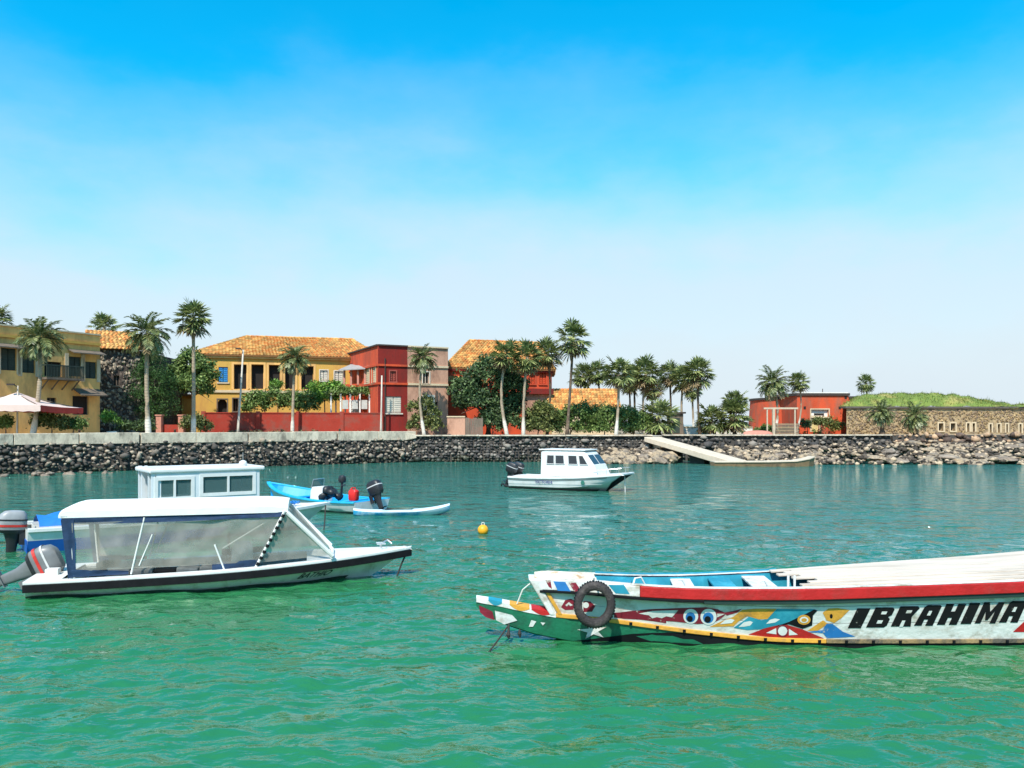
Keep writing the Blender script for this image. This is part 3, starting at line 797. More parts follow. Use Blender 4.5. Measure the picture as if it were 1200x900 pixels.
mb = MB(); mb.add([(a.x, a.y, ez), (a.x, a.y + 3.75, rz_ - .1), (a.x, a.y + 7.5, ez), (b.x, b.y, ez), (b.x, b.y + 3.75, rz_ - .1), (b.x, b.y + 7.5, ez)], [(0, 1, 2), (3, 5, 4)]); mb.build('gable', m_cream, o, world=True)
mb = MB(); tile_plane(mb, E0, E1, R1, R0); mb.build('roof_tile_courses', m_tile, o, world=True, kind='stuff')

# --- small dark kiosk and white wall in the palm grove
o = thing('kiosk', 'small dark wooden kiosk under the palm grove', 'kiosk', (*at(791, 92), GZ))
x, y = at(791, 92); mb = MB(); mb.box((x, y, GZ + 1.15), (1.5, 1.8, 2.3)); mb.build('cabin', m_wood, o, world=True)
mb = MB(); mb.box((x, y, GZ + 2.42), (2.0, 2.3, .18)); mb.build('roof', m_trimd, o, world=True)
mb = MB(); mb.box((x, y - .92, GZ + 1.0), (.7, .05, 1.7)); mb.build('door', m_greenp, o, world=True)
o = thing('garden_wall', 'low white boundary wall between the palm grove and the red fort', 'wall', (*at(835, 93), GZ))
a, b = Vector(at(797, 93)), Vector(at(882, 95)); f = Facade(o, a, b, GZ, GZ + .75, m_white); f.slab('wall_cap', 0, f.L, GZ + .752, GZ + .85, -.25, .08, m_cream)

# --- round red fort
o = thing('fort', 'round orange red fort with raised flat roofed block and white doorway', 'fort', (*at(920, 104), GZ))
fcx, fcy, fr_ = 40.1, 105.6, 9.0
m_fort = pm('weathered_orange_red_plaster', (.55, .075, .025), .92, .2, .6, .35, 6, second=(.34, .10, .055), sfac=(.45, .62), sscale=.8, stretch=(1, 1, .5))
zt = 6.55; mb = MB(); ring = []
a0, a1 = R(125), R(330)
pts = [(fcx + fr_ * 1.0 * math.cos(a0 + (a1 - a0) * k / 40), fcy + fr_ * math.sin(a0 + (a1 - a0) * k / 40)) for k in range(41)]
mb.loft([[(x, y, GZ), (x - (x - fcx) * .03, y - (y - fcy) * .03, zt)] for x, y in pts], False); mb.build('round_wall', m_fort, o, smooth=True, world=True)
mb = MB(); q = [((x - fcx) * .985 + fcx, (y - fcy) * .985 + fcy) for x, y in pts]; qi = [((x - fcx) * .93 + fcx, (y - fcy) * .93 + fcy) for x, y in pts]
mb.loft([[(x, y, zt), (x, y, zt + .28), (u, v, zt + .28), (u, v, zt)] for (x, y), (u, v) in zip(q, qi)]); mb.build('coping', m_trimd, o, world=True)
mb = MB(); mb.quad(*[(x, y, zt - .1) for x, y in qi]); mb.build('terrace', m_earth, o, world=True)
a, b = Vector(at(934, 94.6)), Vector(at(994.5, 95.0)); zt2 = zat(464, 95.5)
f = Facade(o, a, b, GZ, zt2, m_fort, [(950.5, 971, 480, 488.5), (951, 960, 489, 506)], name='block_wall')
f.window(0, 'open', m_cream, m_white, trim=.14, bars=0); f.window(1, 'open', m_cream, pm('pale_yellow_door', (.62, .50, .22), .7), name='door', sill=False, bars=0, trim=.2)
u0, u1, z0, z1 = f.rects[0]; f.slab('dark_slot', u0 + .45, u1 - .45, z0 + .2, z0 + .42, -.24, -.2, m_dark)
for px, py in ((943, 478), (984, 478), (991, 466)):
    u = f.u(px); z = zat(py, 95.5); f.slab('vent_hole', u - .14, u + .14, z - .16, z + .16, .003, .03, m_dark)
bkv = Vector((0, 9)); box_walls(o, [tuple(a), tuple(b), tuple(b + bkv), tuple(a + bkv)], GZ, zt2, m_fort, (0,), 'block_wall')
f.slab('coping', -.1, f.L + .1, zt2 + .002, zt2 + .3, -9, .15, m_trimd); f.slab('roof_edge', 0, f.L, zt2 + .305, zt2 + .42, -8.8, -.1, m_white)
mb = MB(); x, y = at(964, 99); mb.tube([(x, y, zt2), (x, y, zt2 + 1.0)], .05, 6); mb.build('aerial', m_trimd, o, world=True)

# --- low stone fort with grassy top
o = thing('fort', 'long tan rubble stone fort with small dark windows and grassy top', 'fort', (50, 92, GZ))
m_fst = pm('tan_rubble_masonry', (.40, .29, .16), .95, .2, 1.5, .8, 5, second=(.16, .12, .08), sfac=(.47, .58), sscale=1.6)
a, b = Vector(at(992, 90)), Vector(at(1300, 92)); zt = zat(478.5, 90)
ops = [(1100, 1105.5, 496, 505), (1114, 1119.5, 496, 505), (1133, 1136, 496, 506), (1139.5, 1142.5, 496, 506), (1159.5, 1162, 497, 507), (1169, 1172, 497, 507), (1179, 1181, 497, 507), (1194.5, 1197, 497, 508), (1214, 1217, 497, 508)]
f = Facade(o, a, b, GZ, zt, m_fst, ops, rev=.5)
for i in range(len(ops)): f.window(i, 'open', m_cream, m_dark, bars=0, sill=(i < 2), trim=.14)
m_fstone = pm('tan_field_stone', (.46, .32, .16), .95, .25, 3, .5, 9, island=.55, second=(.15, .105, .07), sfac=(.46, .62))
mb = MB(); rr_ = np.random.default_rng(3)
for k in range(1500):
    u = rr_.uniform(.1, min(f.L, 24)); z = rr_.uniform(GZ + .1, zt - .25)
    if any(q[0] - .35 < u < q[1] + .35 and q[2] - .3 < z < q[3] + .3 for q in f.rects): continue
    s_ = rr_.uniform(.11, .25); c = Vector(f.P(u, z, .0)); p, fc_ = rock_np(1, (s_, .09, s_ * .75), seed=k + 5000)
    mb.add([c + Vector(x) for x in p.tolist()], fc_.tolist())
mb.build('stone_face', m_fstone, o, world=True, kind='stuff')
f.slab('ledge', -.2, f.L, zt + .002, zt + .22, -1.0, .22, pm('dark_ledge_stone', (.10, .085, .07), .9))
box_walls(o, [tuple(a), tuple(b), tuple(b + Vector((16, 30))), tuple(a + Vector((16, 30)))], GZ, zt, m_fst, (0,))
# grass mound (earth) and grass on it
m_mound = pm('mossy_earth', (.14, .19, .035), .95, .3, .8, .8, 4, second=(.32, .27, .08), sfac=(.5, .65), sscale=.35)
gx, gy = np.meshgrid(np.linspace(37.0, 66, 90), np.linspace(91.0, 112, 60))
prof_ = np.interp(gx, [37, 38.5, 42, 47, 50, 53, 56.5, 66], [.15, 1.3, 1.6, 1.6, 1.45, .95, .3, .1])
rise = np.clip((gy - 91.0) / 3.2, 0, 1) ** .6
gx = gx + (gy - 91.0) * .45
gz = zt + .15 + prof_ * rise + .10 * np.sin(gx * 1.7 + gy) + .07 * np.sin(gx * 3.1 - gy * 2)
Vm = np.stack([gx, gy, gz], -1).reshape(-1, 3); i2 = (np.arange(59)[:, None] * 90 + np.arange(89)[None]).ravel()
mo = link('mound', np_mesh('mound', Vm, np.stack([i2, i2 + 1, i2 + 91, i2 + 90], 1)), m_mound, smooth=True); tag(mo, kind='structure')
n = 26000; gi = rng.integers(0, len(Vm), n); gi = gi[Vm[gi, 1] < 101]; n = len(gi)
P = Vm[gi] + np.stack([rng.uniform(-.2, .2, n), rng.uniform(-.2, .2, n), np.zeros(n) - .03], 1)
an = rng.uniform(0, 6.28, n); h = rng.uniform(.06, .26, n) * (1 + 1.2 * (rng.random(n) < .04)); w = .035
dx = np.stack([np.cos(an) * w, np.sin(an) * w, 0 * an], 1); ln = np.stack([rng.normal(0, .09, n), rng.normal(0, .09, n), h], 1)
Vg = np.stack([P - dx, P + dx, P + ln], 1).reshape(-1, 3)
go = link('grass', np_mesh('grass', Vg, np.arange(3 * n).reshape(-1, 3)), pm('grass_blades', (.11, .17, .022), .7, .3, .8, island=.4, second=(.28, .25, .06), sfac=(.46, .66), sscale=.35, transl=.3))
tag(go, 'short green and yellowed grass covering the top of the stone fort', 'grass', kind='stuff')

# --- long red garden wall in front of the yellow house
o = thing('garden_wall', 'long red plastered garden wall below the ochre house', 'wall', (-24, 79, GZ))
m_gw = pm('dusty_red_plaster', (.34, .035, .018), .92, .18, .8, .3, 8, second=(.20, .06, .04), sfac=(.46, .64), sscale=.8)
a, b = Vector(at(236, 77.0)), Vector(at(449, 79.4)); zw = zat(484.5, 78.2)
f = Facade(o, a, b, GZ, zw, m_gw)
f.slab('wall_cap', 0, f.L, zw + .002, zw + .1, -.3, .06, m_gw)
for px in (236, 300, 347, 398): u = f.u(px); f.slab('pier', max(0, u), u + .4, GZ, zw + .2, .002, .1, m_gw)
g = Facade(o, a + Vector((0, .35)), b + Vector((0, .35)), GZ, zw, m_gw)
# little terrace parts at the left end
o = thing('gate_pillar', 'pair of salmon gate pillars between the casuarina and the red garden wall', 'pillar', (*at(192, 76), GZ))
for px in (187, 213):
    x, y = at(px, 76); mb = MB(); mb.box((x, y, GZ + .95), (.5, .5, 1.9)); mb.box((x, y, GZ + 1.97), (.64, .64, .12)); mb.build('pillar', pm('salmon_plaster', (.50, .22, .15), .9), o, world=True, bevel=.02)
x0, y0 = at(189, 76.3); x1, y1 = at(211, 76.3); mb = MB(); mb.box(((x0 + x1) / 2, y0, GZ + .55), (x1 - x0, .25, 1.1)); mb.build('wall', m_gw, o, world=True)
o = thing('house', 'low ochre outbuilding with dark doorway under the broadleaf tree', 'house', (*at(215, 90), GZ))
a, b = Vector(at(176, 88)), Vector(at(232, 88)); f = Facade(o, a, b, GZ, GZ + 4.2, m_ochre, [(200, 207, 466, 500), (186, 192, 470, 482)]); f.window(0, 'open', m_wood, m_dark, name='door', sill=False, bars=0); f.window(1, 'glass', m_wood, m_dark)
box_walls(o, [tuple(a), tuple(b), tuple(b + Vector((0, 5))), tuple(a + Vector((0, 5)))], GZ, GZ + 4.2, m_ochre, (0,))
mb = MB(); mb.box(((a.x + b.x) / 2, 90.4, GZ + 4.3), (b.x - a.x + .4, 5.6, .2)); mb.build('roof', m_roofb, o, world=True)
# ------------------------------------------------------------------ palms and trees
m_fan = pm('fan_palm_leaf', (.135, .18, .055), .42, .3, 2, island=.6, second=(.30, .31, .12), sfac=(.5, .75), transl=.25, spec=.5)
m_pin = pm('feather_palm_leaf', (.15, .185, .06), .42, .3, 2, island=.55, second=(.22, .23, .10), sfac=(.5, .75), transl=.25, spec=.5)
m_dead = pm('dead_palm_leaf', (.20, .145, .075), .9, .3, 3, island=.4)
def trunk_mat():
    m = bpy.data.materials.new('whitewashed_palm_bark'); m.use_nodes = True; t = m.node_tree; b = t.nodes['Principled BSDF']; b.inputs['Roughness'].default_value = .9
    g = N(t, 'ShaderNodeTexCoord'); s_ = N(t, 'ShaderNodeSeparateXYZ'); t.links.new(g.outputs['Object'], s_.inputs[0])
    n = N(t, 'ShaderNodeTexNoise'); n.inputs['Scale'].default_value = 3; n.inputs['Detail'].default_value = 8; t.links.new(g.outputs['Object'], n.inputs['Vector'])
    a = N(t, 'ShaderNodeMath', operation='MULTIPLY_ADD'); a.inputs[1].default_value = 1.2; t.links.new(n.outputs['Fac'], a.inputs[0]); t.links.new(s_.outputs['Z'], a.inputs[2])
    r_ = N(t, 'ShaderNodeMapRange'); r_.inputs['From Min'].default_value = 2.0; r_.inputs['From Max'].default_value = 2.5; t.links.new(a.outputs[0], r_.inputs['Value'])
    mx = N(t, 'ShaderNodeMix', data_type='RGBA'); mx.inputs['A'].default_value = (.66, .60, .50, 1); mx.inputs['B'].default_value = (.36, .28, .19, 1); t.links.new(r_.outputs[0], mx.inputs['Factor'])
    w = N(t, 'ShaderNodeTexWave', bands_direction='Z'); w.inputs['Scale'].default_value = 2.6; w.inputs['Distortion'].default_value = 3; t.links.new(g.outputs['Object'], w.inputs['Vector'])
    bp = N(t, 'ShaderNodeBump'); bp.inputs['Strength'].default_value = .6; bp.inputs['Distance'].default_value = .05; t.links.new(w.outputs['Fac'], bp.inputs['Height'])
    t.links.new(mx.outputs['Result'], b.inputs['Base Color']); t.links.new(bp.outputs[0], b.inputs['Normal']); return m
m_trunk = trunk_mat()
m_dtrunk = pm('dark_palm_bark', (.11, .075, .05), .95, .3, 3, .6, 12, second=(.20, .15, .1), sfac=(.5, .7))

def fan_crown(seed, nl=44):
    r_ = np.random.default_rng(seed); V, F, DV, DF = [], [], [], []
    for i in range(nl):
        az = i * 2.39996 + r_.normal(0, .2); fr = i / (nl - 1)
        el = R(84) - R(128) * fr ** .85 + r_.normal(0, .1)
        dead = fr > .9
        L = r_.uniform(.75, 1.05) * (1 - .25 * max(0, fr - .6)); fanr = r_.uniform(.72, .95) * (.8 if fr < .12 else 1)
        h = np.array([math.cos(az), math.sin(az), 0]); up = np.array([0, 0, 1.0])
        d = h * math.cos(el) + up * math.sin(el); base = np.array([0, 0, r_.uniform(-.25, .1)])
        tip = base + d * L + np.array([0, 0, -.10 * math.cos(el)])
        d2 = d * .9 + np.array([0, 0, -.28 * max(0, math.cos(el))]); d2 /= np.linalg.norm(d2)
        side = np.cross(d2, up); side /= max(1e-6, np.linalg.norm(side)); nr = np.cross(side, d2)
        W, G = (DV, DF) if dead else (V, F)
        b = len(W); p0 = side * .02
        W += [base - p0, base + p0, tip + p0, tip - p0]; G.append((b, b + 1, b + 2, b + 3))
        ns = 15
        for k in range(ns):
            ph = R(-118 + 236 * k / (ns - 1)) + r_.normal(0, .03); rr = fanr * (1 - .16 * abs(ph) / 2.0) * r_.uniform(.88, 1.05)
            sd = d2 * math.cos(ph) + side * math.sin(ph) + nr * (.10 * (-1) ** k)
            sd2 = sd + np.array([0, 0, -r_.uniform(.25, .6)]) * .55
            ax = np.cross(sd, nr); ax /= max(1e-6, np.linalg.norm(ax)); w = .062
            m_ = tip + sd * rr * .58; b = len(W)
            W += [tip, m_ - ax * w + nr * .02, tip + sd * rr * .6 + sd2 * rr * .42, m_ + ax * w - nr * .02]; G.append((b, b + 1, b + 2, b + 3))
    for i in range(16):                                        # hanging dead skirt
        az = r_.uniform(0, 6.28); h = np.array([math.cos(az), math.sin(az), 0]); s2 = np.array([-math.sin(az), math.cos(az), 0])
        for k in range(5):
            o_ = h * r_.uniform(.2, .42) + s2 * r_.normal(0, .12); b = len(DV); z0, z1 = r_.uniform(-.35, -.1), r_.uniform(-1.5, -.9)
            DV += [o_ * .5 + np.array([0, 0, z0]), o_ + s2 * .06 + np.array([0, 0, (z0 + z1) / 2]), o_ + np.array([0, 0, z1]), o_ - s2 * .06 + np.array([0, 0, (z0 + z1) / 2])]; DF.append((b, b + 1, b + 2, b + 3))
    return np_mesh('fan_crown', np.array(V), np.array(F)), np_mesh('dead_fronds', np.array(DV), np.array(DF))
def feather_crown(seed, nl=46, span=1.0):
    r_ = np.random.default_rng(seed); V, F, DV, DF = [], [], [], []
    for i in range(nl):
        az = i * 2.39996 + r_.normal(0, .2); fr = i / (nl - 1); el = R(86) - R(118) * fr ** .8 + r_.normal(0, .08)
        L = r_.uniform(1.75, 2.25) * span; h = np.array([math.cos(az), math.sin(az), 0]); dead = fr > .93
        W, G = (DV, DF) if dead else (V, F)
        n = 19; prev = None; pos = np.array([0, 0, 0.0]); e_ = el
        for k in range(n):
            d = h * math.cos(e_) + np.array([0, 0, math.sin(e_)]); nxt = pos + d * L / n
            s2 = np.array([-math.sin(az), math.cos(az), 0]); nr = np.cross(s2, d); b = len(W)
            W += [pos - s2 * .018, pos + s2 * .018, nxt + s2 * .014, nxt - s2 * .014]; G.append((b, b + 1, b + 2, b + 3))
            if k > 2:
                t = k / n; ll = .58 * span * math.sin(math.pi * (.12 + .8 * t)) ** .7
                for sg in (-1, 1):
                    ld = s2 * sg * .72 + d * .62 + nr * r_.uniform(-.28, .12); ld /= np.linalg.norm(ld)
                    w2 = np.cross(ld, nr) * .055; b = len(W)
                    mid = pos + ld * ll * .5; tp = pos + ld * ll + np.array([0, 0, -.16 * ll])
                    W += [pos, mid + w2, tp, mid - w2]; G.append((b, b + 1, b + 2, b + 3))
            pos = nxt; e_ -= R(r_.uniform(3.2, 4.6)) * math.cos(e_ * .6)
    return np_mesh('feather_crown', np.array(V), np.array(F)), np_mesh('dead_fronds', np.array(DV), np.array(DF))
FANS = [fan_crown(11), fan_crown(12, 40), fan_crown(13, 48)]
FEAS = [feather_crown(21), feather_crown(22, 42)]
for a_, b_ in FANS: a_.materials.append(m_fan); b_.materials.append(m_dead)
for a_, b_ in FEAS: a_.materials.append(m_pin); b_.materials.append(m_dead)
def palm(px, d, cpy, kind, sc, label, group, lean=0.0, dark=False, base=None, rad=.19):
    sc *= 1.12; x, y = at(px, d); gz = GZ if base is None else base; zt = zat(cpy, d); H = zt - gz
    o = thing('palm_tree', label, 'palm tree', (x, y, gz), 0, group)
    mb = MB(); n = 14; cx = rng.normal(0, .2); lean += rng.normal(0, .15); pts, rr = [], []
    for k in range(n + 1):
        t = k / n; pts.append((lean * (1 - t) + cx * math.sin(math.pi * t), .1 * math.sin(2.4 * t), H * t - .1 * (k == 0)))
        rr.append(.68 * rad * (1.75 - 1.6 * t if t < .2 else (1.23 - .3 * (t - .2))) * (1 + .04 * (-1) ** k) * (1.0 if t < .86 else 1.3))
    mb.tube(pts, rr, 10); mb.build('trunk', m_dtrunk if dark else m_trunk, o, smooth=True)
    A = FANS if kind == 'fan' else FEAS; c, dd = A[int(rng.integers(0, len(A)))]
    rz = rng.uniform(0, 6.28); tl = rng.normal(0, .13, 2)
    for nm, me in (('crown', c), ('dead_fronds', dd)):
        q = link(nm, me, None, o, loc=(0, .1 * math.sin(2.4), H)); q.rotation_euler = (tl[0], tl[1], rz); q.scale = (sc, sc, sc * rng.uniform(1.0, 1.12))
    return o
Q = 'palms along the quay'; G2 = 'palms in the grove'
palm(46, 60.3, 396, 'feather', .88, 'feathery palm in front of the hanging balcony of the tan house', Q, -.25, rad=.2)
palm(172, 66.5, 391, 'feather', 1.0, 'tall feathery palm in front of the dark casuarina', Q, -.1, rad=.22)
palm(226, 70.5, 373, 'fan', .98, 'tallest fan palm beside the ochre house, round crown against sky', Q, -.1, rad=.2)
palm(122, 104, 384, 'fan', 1.15, 'palm crown showing above the roof of the tan house', 'palms behind the houses')
palm(-6, 84, 372, 'fan', 1.0, 'palm rising behind the roof of the tan house, cut by frame', 'palms behind the houses')
palm(345, 77, 420, 'feather', .80, 'shorter feathery palm before the dark openings of the ochre house', Q, -.15, rad=.17)
palm(495, 78.2, 420, 'feather', .74, 'feathery palm in front of the beige half of the corner house', Q, .15, dark=False, rad=.16)
palm(593, 80, 417, 'fan', .98, 'fan palm rising out of the big dark tree', Q, .2, rad=.18)
palm(618, 80.5, 418, 'fan', .98, 'fan palm in front of the red house balcony', Q, -.2, rad=.18)
palm(642, 82, 414, 'fan', .95, 'slim dark trunked fan palm at the red house corner', Q, 0, True, rad=.15)
palm(672, 79, 397, 'fan', 1.12, 'tall dark trunked fan palm standing over the hedge', Q, -.45, True, rad=.17)
palm(725, 80, 437, 'fan', 1.0, 'white trunked fan palm at the hedge by the basalt wall', Q, -.05, rad=.17)
for px, d, cy, sc, lab in ((683, 106, 440, 1.05, 'left of two fan palms behind the low cream house roof'), (700, 104, 437, 1.1, 'full fan palm right above the ridge of the low cream house'),
                           (742, 96, 441, 1.05, 'fan palm crowded behind the white trunked quay palm'), (737, 104, 448, .95, 'low fan palm half hidden in the palm grove'), (757, 92, 438, 1.2, 'broadest fan palm of the grove with long hanging skirt'),
                           (785, 98, 438, .95, 'slim fan palm standing alone beside the kiosk'), (801, 92, 444, 1.0, 'fan palm leaning beside the tallest palm of the grove'), (818, 88, 437, 1.12, 'tallest fan palm of the grove, white trunk at the promenade'),
                           (811, 100, 457, .8, 'small fan palm behind the tall promenade palm'), (765, 103, 455, .95, 'low fan palm behind the broad skirted palm')):
    palm(px, d, cy, 'fan', sc, lab, G2, rng.normal(0, .1), rng.random() < .35, rad=.16)
for px, d, cy, sc, lab in ((772, 84, 490, 1.35, 'bushy low palm spreading behind the basalt wall by the slipway'), (834, 88, 492, 1.1, 'bushy low palm in front of the white boundary wall'), (860, 87, 486, 1.25, 'stocky palm with layered crown next to the round fort'), (862, 88, 471, .9, 'upright palm top above the stocky palm by the round fort')):
    palm(px, d, cy, 'fan', sc, lab, 'low palms by the round fort', 0, True, rad=.2)
F3 = 'palms around the forts'
palm(906, 88, 449, 'feather', .92, 'full feathery palm in front of the round red fort', F3, 0, rad=.18)
palm(936, 89, 447, 'fan', .74, 'slim fan palm in front of the red fort block', F3, -.3, rad=.11)
palm(1015, 103, 449, 'fan', .72, 'lone palm on the grassy top of the stone fort', F3, 0, True, base=5.4, rad=.13)
palm(1033, 84.5, 484, 'feather', .72, 'short dark palm against the stone fort wall', F3, 0, True, rad=.28)
palm(1072, 84.5, 489, 'feather', .75, 'spreading short palm against the stone fort wall near the windows', F3, 0, True, rad=.24)

def leaves(blobs, n, size, r_, squash=1.0, aspect=.55, surf=.55):
    """blobs: (x,y,z,rx,ry,rz); leaf quads scattered in clumps through the blobs' outer volume"""
    w = np.array([b[3] * b[4] + b[3] * b[5] for b in blobs]); w = w / w.sum(); B = np.array(blobs)
    nc = max(8, n // 40); ci = r_.choice(len(blobs), nc, p=w)
    u = r_.normal(size=(nc, 3)); u /= np.linalg.norm(u, axis=1)[:, None]; u[:, 2] = np.where(u[:, 2] < -.55, -u[:, 2] * .6, u[:, 2])
    rad = surf + (1.08 - surf) * r_.random(nc) ** .6
    cc = B[ci, :3] + u * rad[:, None] * B[ci, 3:6]
    li = r_.integers(0, nc, n)
    P = cc[li] + r_.normal(size=(n, 3)) * (.10 * B[ci[li], 3:6] + .08)
    out = u[li]
    a = r_.normal(size=(n, 3)) + out * .5 + np.array([0, 0, .15]); a /= np.linalg.norm(a, axis=1)[:, None]
    t = np.cross(a, r_.normal(size=(n, 3))); t /= np.linalg.norm(t, axis=1)[:, None]; s2 = np.cross(a, t)
    sz = size * r_.uniform(.6, 1.3, n)[:, None]
    Vv = np.stack([P - t * sz, P + s2 * sz * aspect + a * sz * .15, P + t * sz, P - s2 * sz * aspect + a * sz * .15], 1).reshape(-1, 3)
    return Vv, np.arange(4 * n).reshape(-1, 4)
m_bark = pm('tree_bark', (.14, .105, .075), .95, .3, 4, .6, 14)
def leafmat(nm, a, b): return pm(nm, a, .55, .3, 1.2, island=.5, second=b, sfac=(.45, .7), sscale=.7, transl=.22, spec=.35)
lm_dark = leafmat('dark_glossy_leaf', (.05, .095, .036), (.105, .155, .055))
lm_cas = leafmat('casuarina_needle', (.04, .10, .026), (.09, .18, .045))
lm_mid = leafmat('mid_green_leaf', (.10, .17, .038), (.19, .25, .07))
lm_bright = leafmat('bright_green_leaf', (.13, .27, .04), (.20, .33, .06))
lm_olive = leafmat('olive_leaf', (.10, .13, .035), (.19, .20, .06))
lm_dry = leafmat('dry_scrub_leaf', (.16, .13, .06), (.26, .20, .10))
def tree(px, d, blobs_px, n, size, mat, label, group=None, name='tree', seed=1, trunk=.18, cat='tree', squash=1.0, aspect=.55, surf=.5, fork=.4):
    """blobs_px: (px, py, rx_px, ry_px, depth offset)"""
    x, y = at(px, d); r_ = np.random.default_rng(seed)
    o = thing(name, label, cat, (x, y, GZ), 0, group)
    bl = []
    for (bx, by, rx, ry, dd) in blobs_px:
        yy = d + dd; X_ = (bx - CX) / FPX * yy; Z_ = zat(by, yy); k = yy / FPX
        bl.append((X_ - x, yy - y, Z_ - GZ, rx * k, (rx * .5 + ry * .5) * k * .85, ry * k))
    V_, F_ = leaves(bl, n, size, r_, squash, aspect, surf)
    link('crown', np_mesh('crown', V_, F_), mat, o)
    if trunk:
        mb = MB(); top = max(b[2] for b in bl); hz = max(.4, min(b[2] - b[5] for b in bl) + .5)
        mb.tube([(0, 0, -.1), (.06, 0, hz * .5), (.02, .03, hz)], [trunk * 1.25, trunk, trunk * .9], 9)
        for b in bl:
            e_ = Vector(b[:3]); s_ = Vector((.02, .03, hz * .92)); m_ = s_.lerp(e_, .5) + Vector((0, 0, .15 * b[5]))
            mb.tube([s_, m_, e_], [trunk * .62, trunk * .42, trunk * .14], 6)
            for k in range(3):
                t2 = e_ + Vector(r_.normal(size=3).tolist()) * b[3] * .5; mb.tube([m_, t2], [trunk * .25, trunk * .06], 5)
        mb.build('trunk', m_bark, o, smooth=True)
    return o
# big trees
tree(176, 77, [(176, 425, 16, 18, 0), (162, 440, 16, 16, -.3), (188, 447, 20, 20, 0), (164, 465, 18, 18, -.5), (190, 470, 20, 22, .3), (176, 485, 22, 14, 0), (180, 410, 9, 12, 0)], 17000, .13, lm_cas, 'dense dark casuarina tree beside the stone house', seed=2, aspect=.16, surf=.35)
tree(226, 80, [(222, 424, 16, 14, 0), (238, 438, 15, 16, 0), (212, 440, 14, 16, 0), (226, 452, 22, 14, -.4), (240, 458, 10, 8, 0)], 9000, .15, lm_mid, 'round broadleaf tree left of the blue shutter', seed=3, trunk=.16, surf=.5)
tree(572, 83, [(575, 440, 25, 22, 0), (548, 455, 20, 16, -.5), (598, 455, 20, 18, .3), (560, 470, 24, 14, -.6), (588, 478, 24, 14, 0), (545, 468, 14, 10, -.8), (606, 470, 10, 12, 0)], 16000, .17, lm_dark, 'big spreading dark green tree before the red house', seed=4, trunk=.3, surf=.5)
tree(577, 82, [(572, 494, 16, 11, 0), (595, 496, 16, 12, 0), (585, 486, 15, 10, 0)], 4200, .14, lm_dark, 'dark green shrub at the foot of the big spreading tree', seed=5, trunk=.08, cat='shrub', name='shrub')
tree(496, 79, [(487, 478, 9, 9, 0), (500, 473, 9, 9, 0), (506, 485, 8, 10, 0), (490, 492, 8, 9, 0), (507, 498, 12, 8, 0), (484, 500, 8, 6, 0)], 4200, .12, lm_olive, 'scraggly light green tree growing before the beige half house', seed=6, trunk=.07)
H_ = 'hedge bushes on the promenade'
for k, (px, d, bl, lab) in enumerate((
        (630, 81.5, [(632, 501, 16, 7, -.3), (628, 492, 14, 14, 0), (641, 486, 12, 14, 0), (634, 478, 8, 8, 0)], 'olive green bush beside the red house corner'),
        (668, 83, [(660, 494, 15, 13, 0), (678, 487, 16, 15, 0), (690, 496, 14, 11, 0), (670, 501, 16, 7, -.4), (650, 500, 10, 8, -.3)], 'bush of the hedge below the low cream roof, behind the tall dark palm'),
        (708, 83, [(700, 489, 16, 14, 0), (716, 490, 14, 14, 0), (705, 501, 18, 7, -.4)], 'bush of the hedge left of the white trunked quay palm'),
        (742, 83.5, [(736, 491, 14, 14, 0), (752, 495, 13, 10, 0), (742, 502, 16, 6, -.4)], 'bush of the hedge right of the white trunked quay palm'))):
    tree(px, d, bl, 6200, .13, lm_olive if k == 0 else lm_mid, lab, H_, 'hedge_bush', 30 + k, .07, 'bush')
for k, (px, d, bl, n, mt, lab) in enumerate((
        (310, 81, [(300, 472, 15, 12, 0), (322, 468, 15, 12, 0), (292, 478, 9, 7, 0)], 4200, lm_mid, 'clipped green bush behind the red wall below the dark openings'),
        (350, 81, [(340, 470, 13, 11, 0), (358, 472, 14, 12, 0)], 3600, lm_mid, 'green bush behind the red wall beside the short feathery palm'),
        (380, 82, [(374, 458, 13, 10, 0), (390, 456, 13, 9, 0), (382, 466, 14, 8, 0)], 4600, lm_bright, 'bright green bougainvillea bush at the end of the pergola'))):
    tree(px, d, bl, n, .13, mt, lab, None, 'bush', 40 + k, .06, 'bush')
tree(325, 83, [(325, 452, 8, 6, 0)], 260, .30, lm_bright, 'small light green fan plant before the loggia', None, 'plant', 46, .05, 'plant', aspect=.18)
# pergola with vine
o = thing('pergola', 'white post pergola covered by a green vine beside the verandah', 'pergola', (*at(412, 81.5), GZ))
a, b = Vector(at(388, 81.0)), Vector(at(433, 82.0)); ztop = zat(461.5, 81.5)
for k in range(5):
    for dy in (0, 2.2):
        P = a.lerp(b, k / 4); mb = MB(); mb.box((P.x, P.y + dy, (GZ + ztop) / 2), (.14, .14, ztop - GZ)); mb.build('post', m_white, o, world=True)
for dy in (0, 2.2):
    mb = MB(); mb.box(((a.x + b.x) / 2, (a.y + b.y) / 2 + dy, ztop + .06), ((b - a).length + .4, .12, .14), math.atan2(b.y - a.y, b.x - a.x)); mb.build('beam', m_wood, o, world=True)
for k in range(3):
    P0, P1 = a.lerp(b, (k + .15) / 4 + .25), a.lerp(b, (k + .8) / 4 + .25); mb = MB(); mb.box(((P0.x + P1.x) / 2, P0.y + .05, zat(474, 81.5)), (P1.x - P0.x, .06, .9)); mb.build('lattice_panel', pm('pale_grey_panel', (.45, .45, .40), .8), o, world=True)
V_, F_ = leaves([(q[0] - o.location.x, q[1] - o.location.y, ztop + .25 - GZ, 1.0, 1.4, .42) for q in [(a.lerp(b, k / 5).x, a.lerp(b, k / 5).y + 1.0) for k in range(6)]], 5200, .12, np.random.default_rng(50))
link('vine', np_mesh('vine', V_, F_), lm_mid, o)
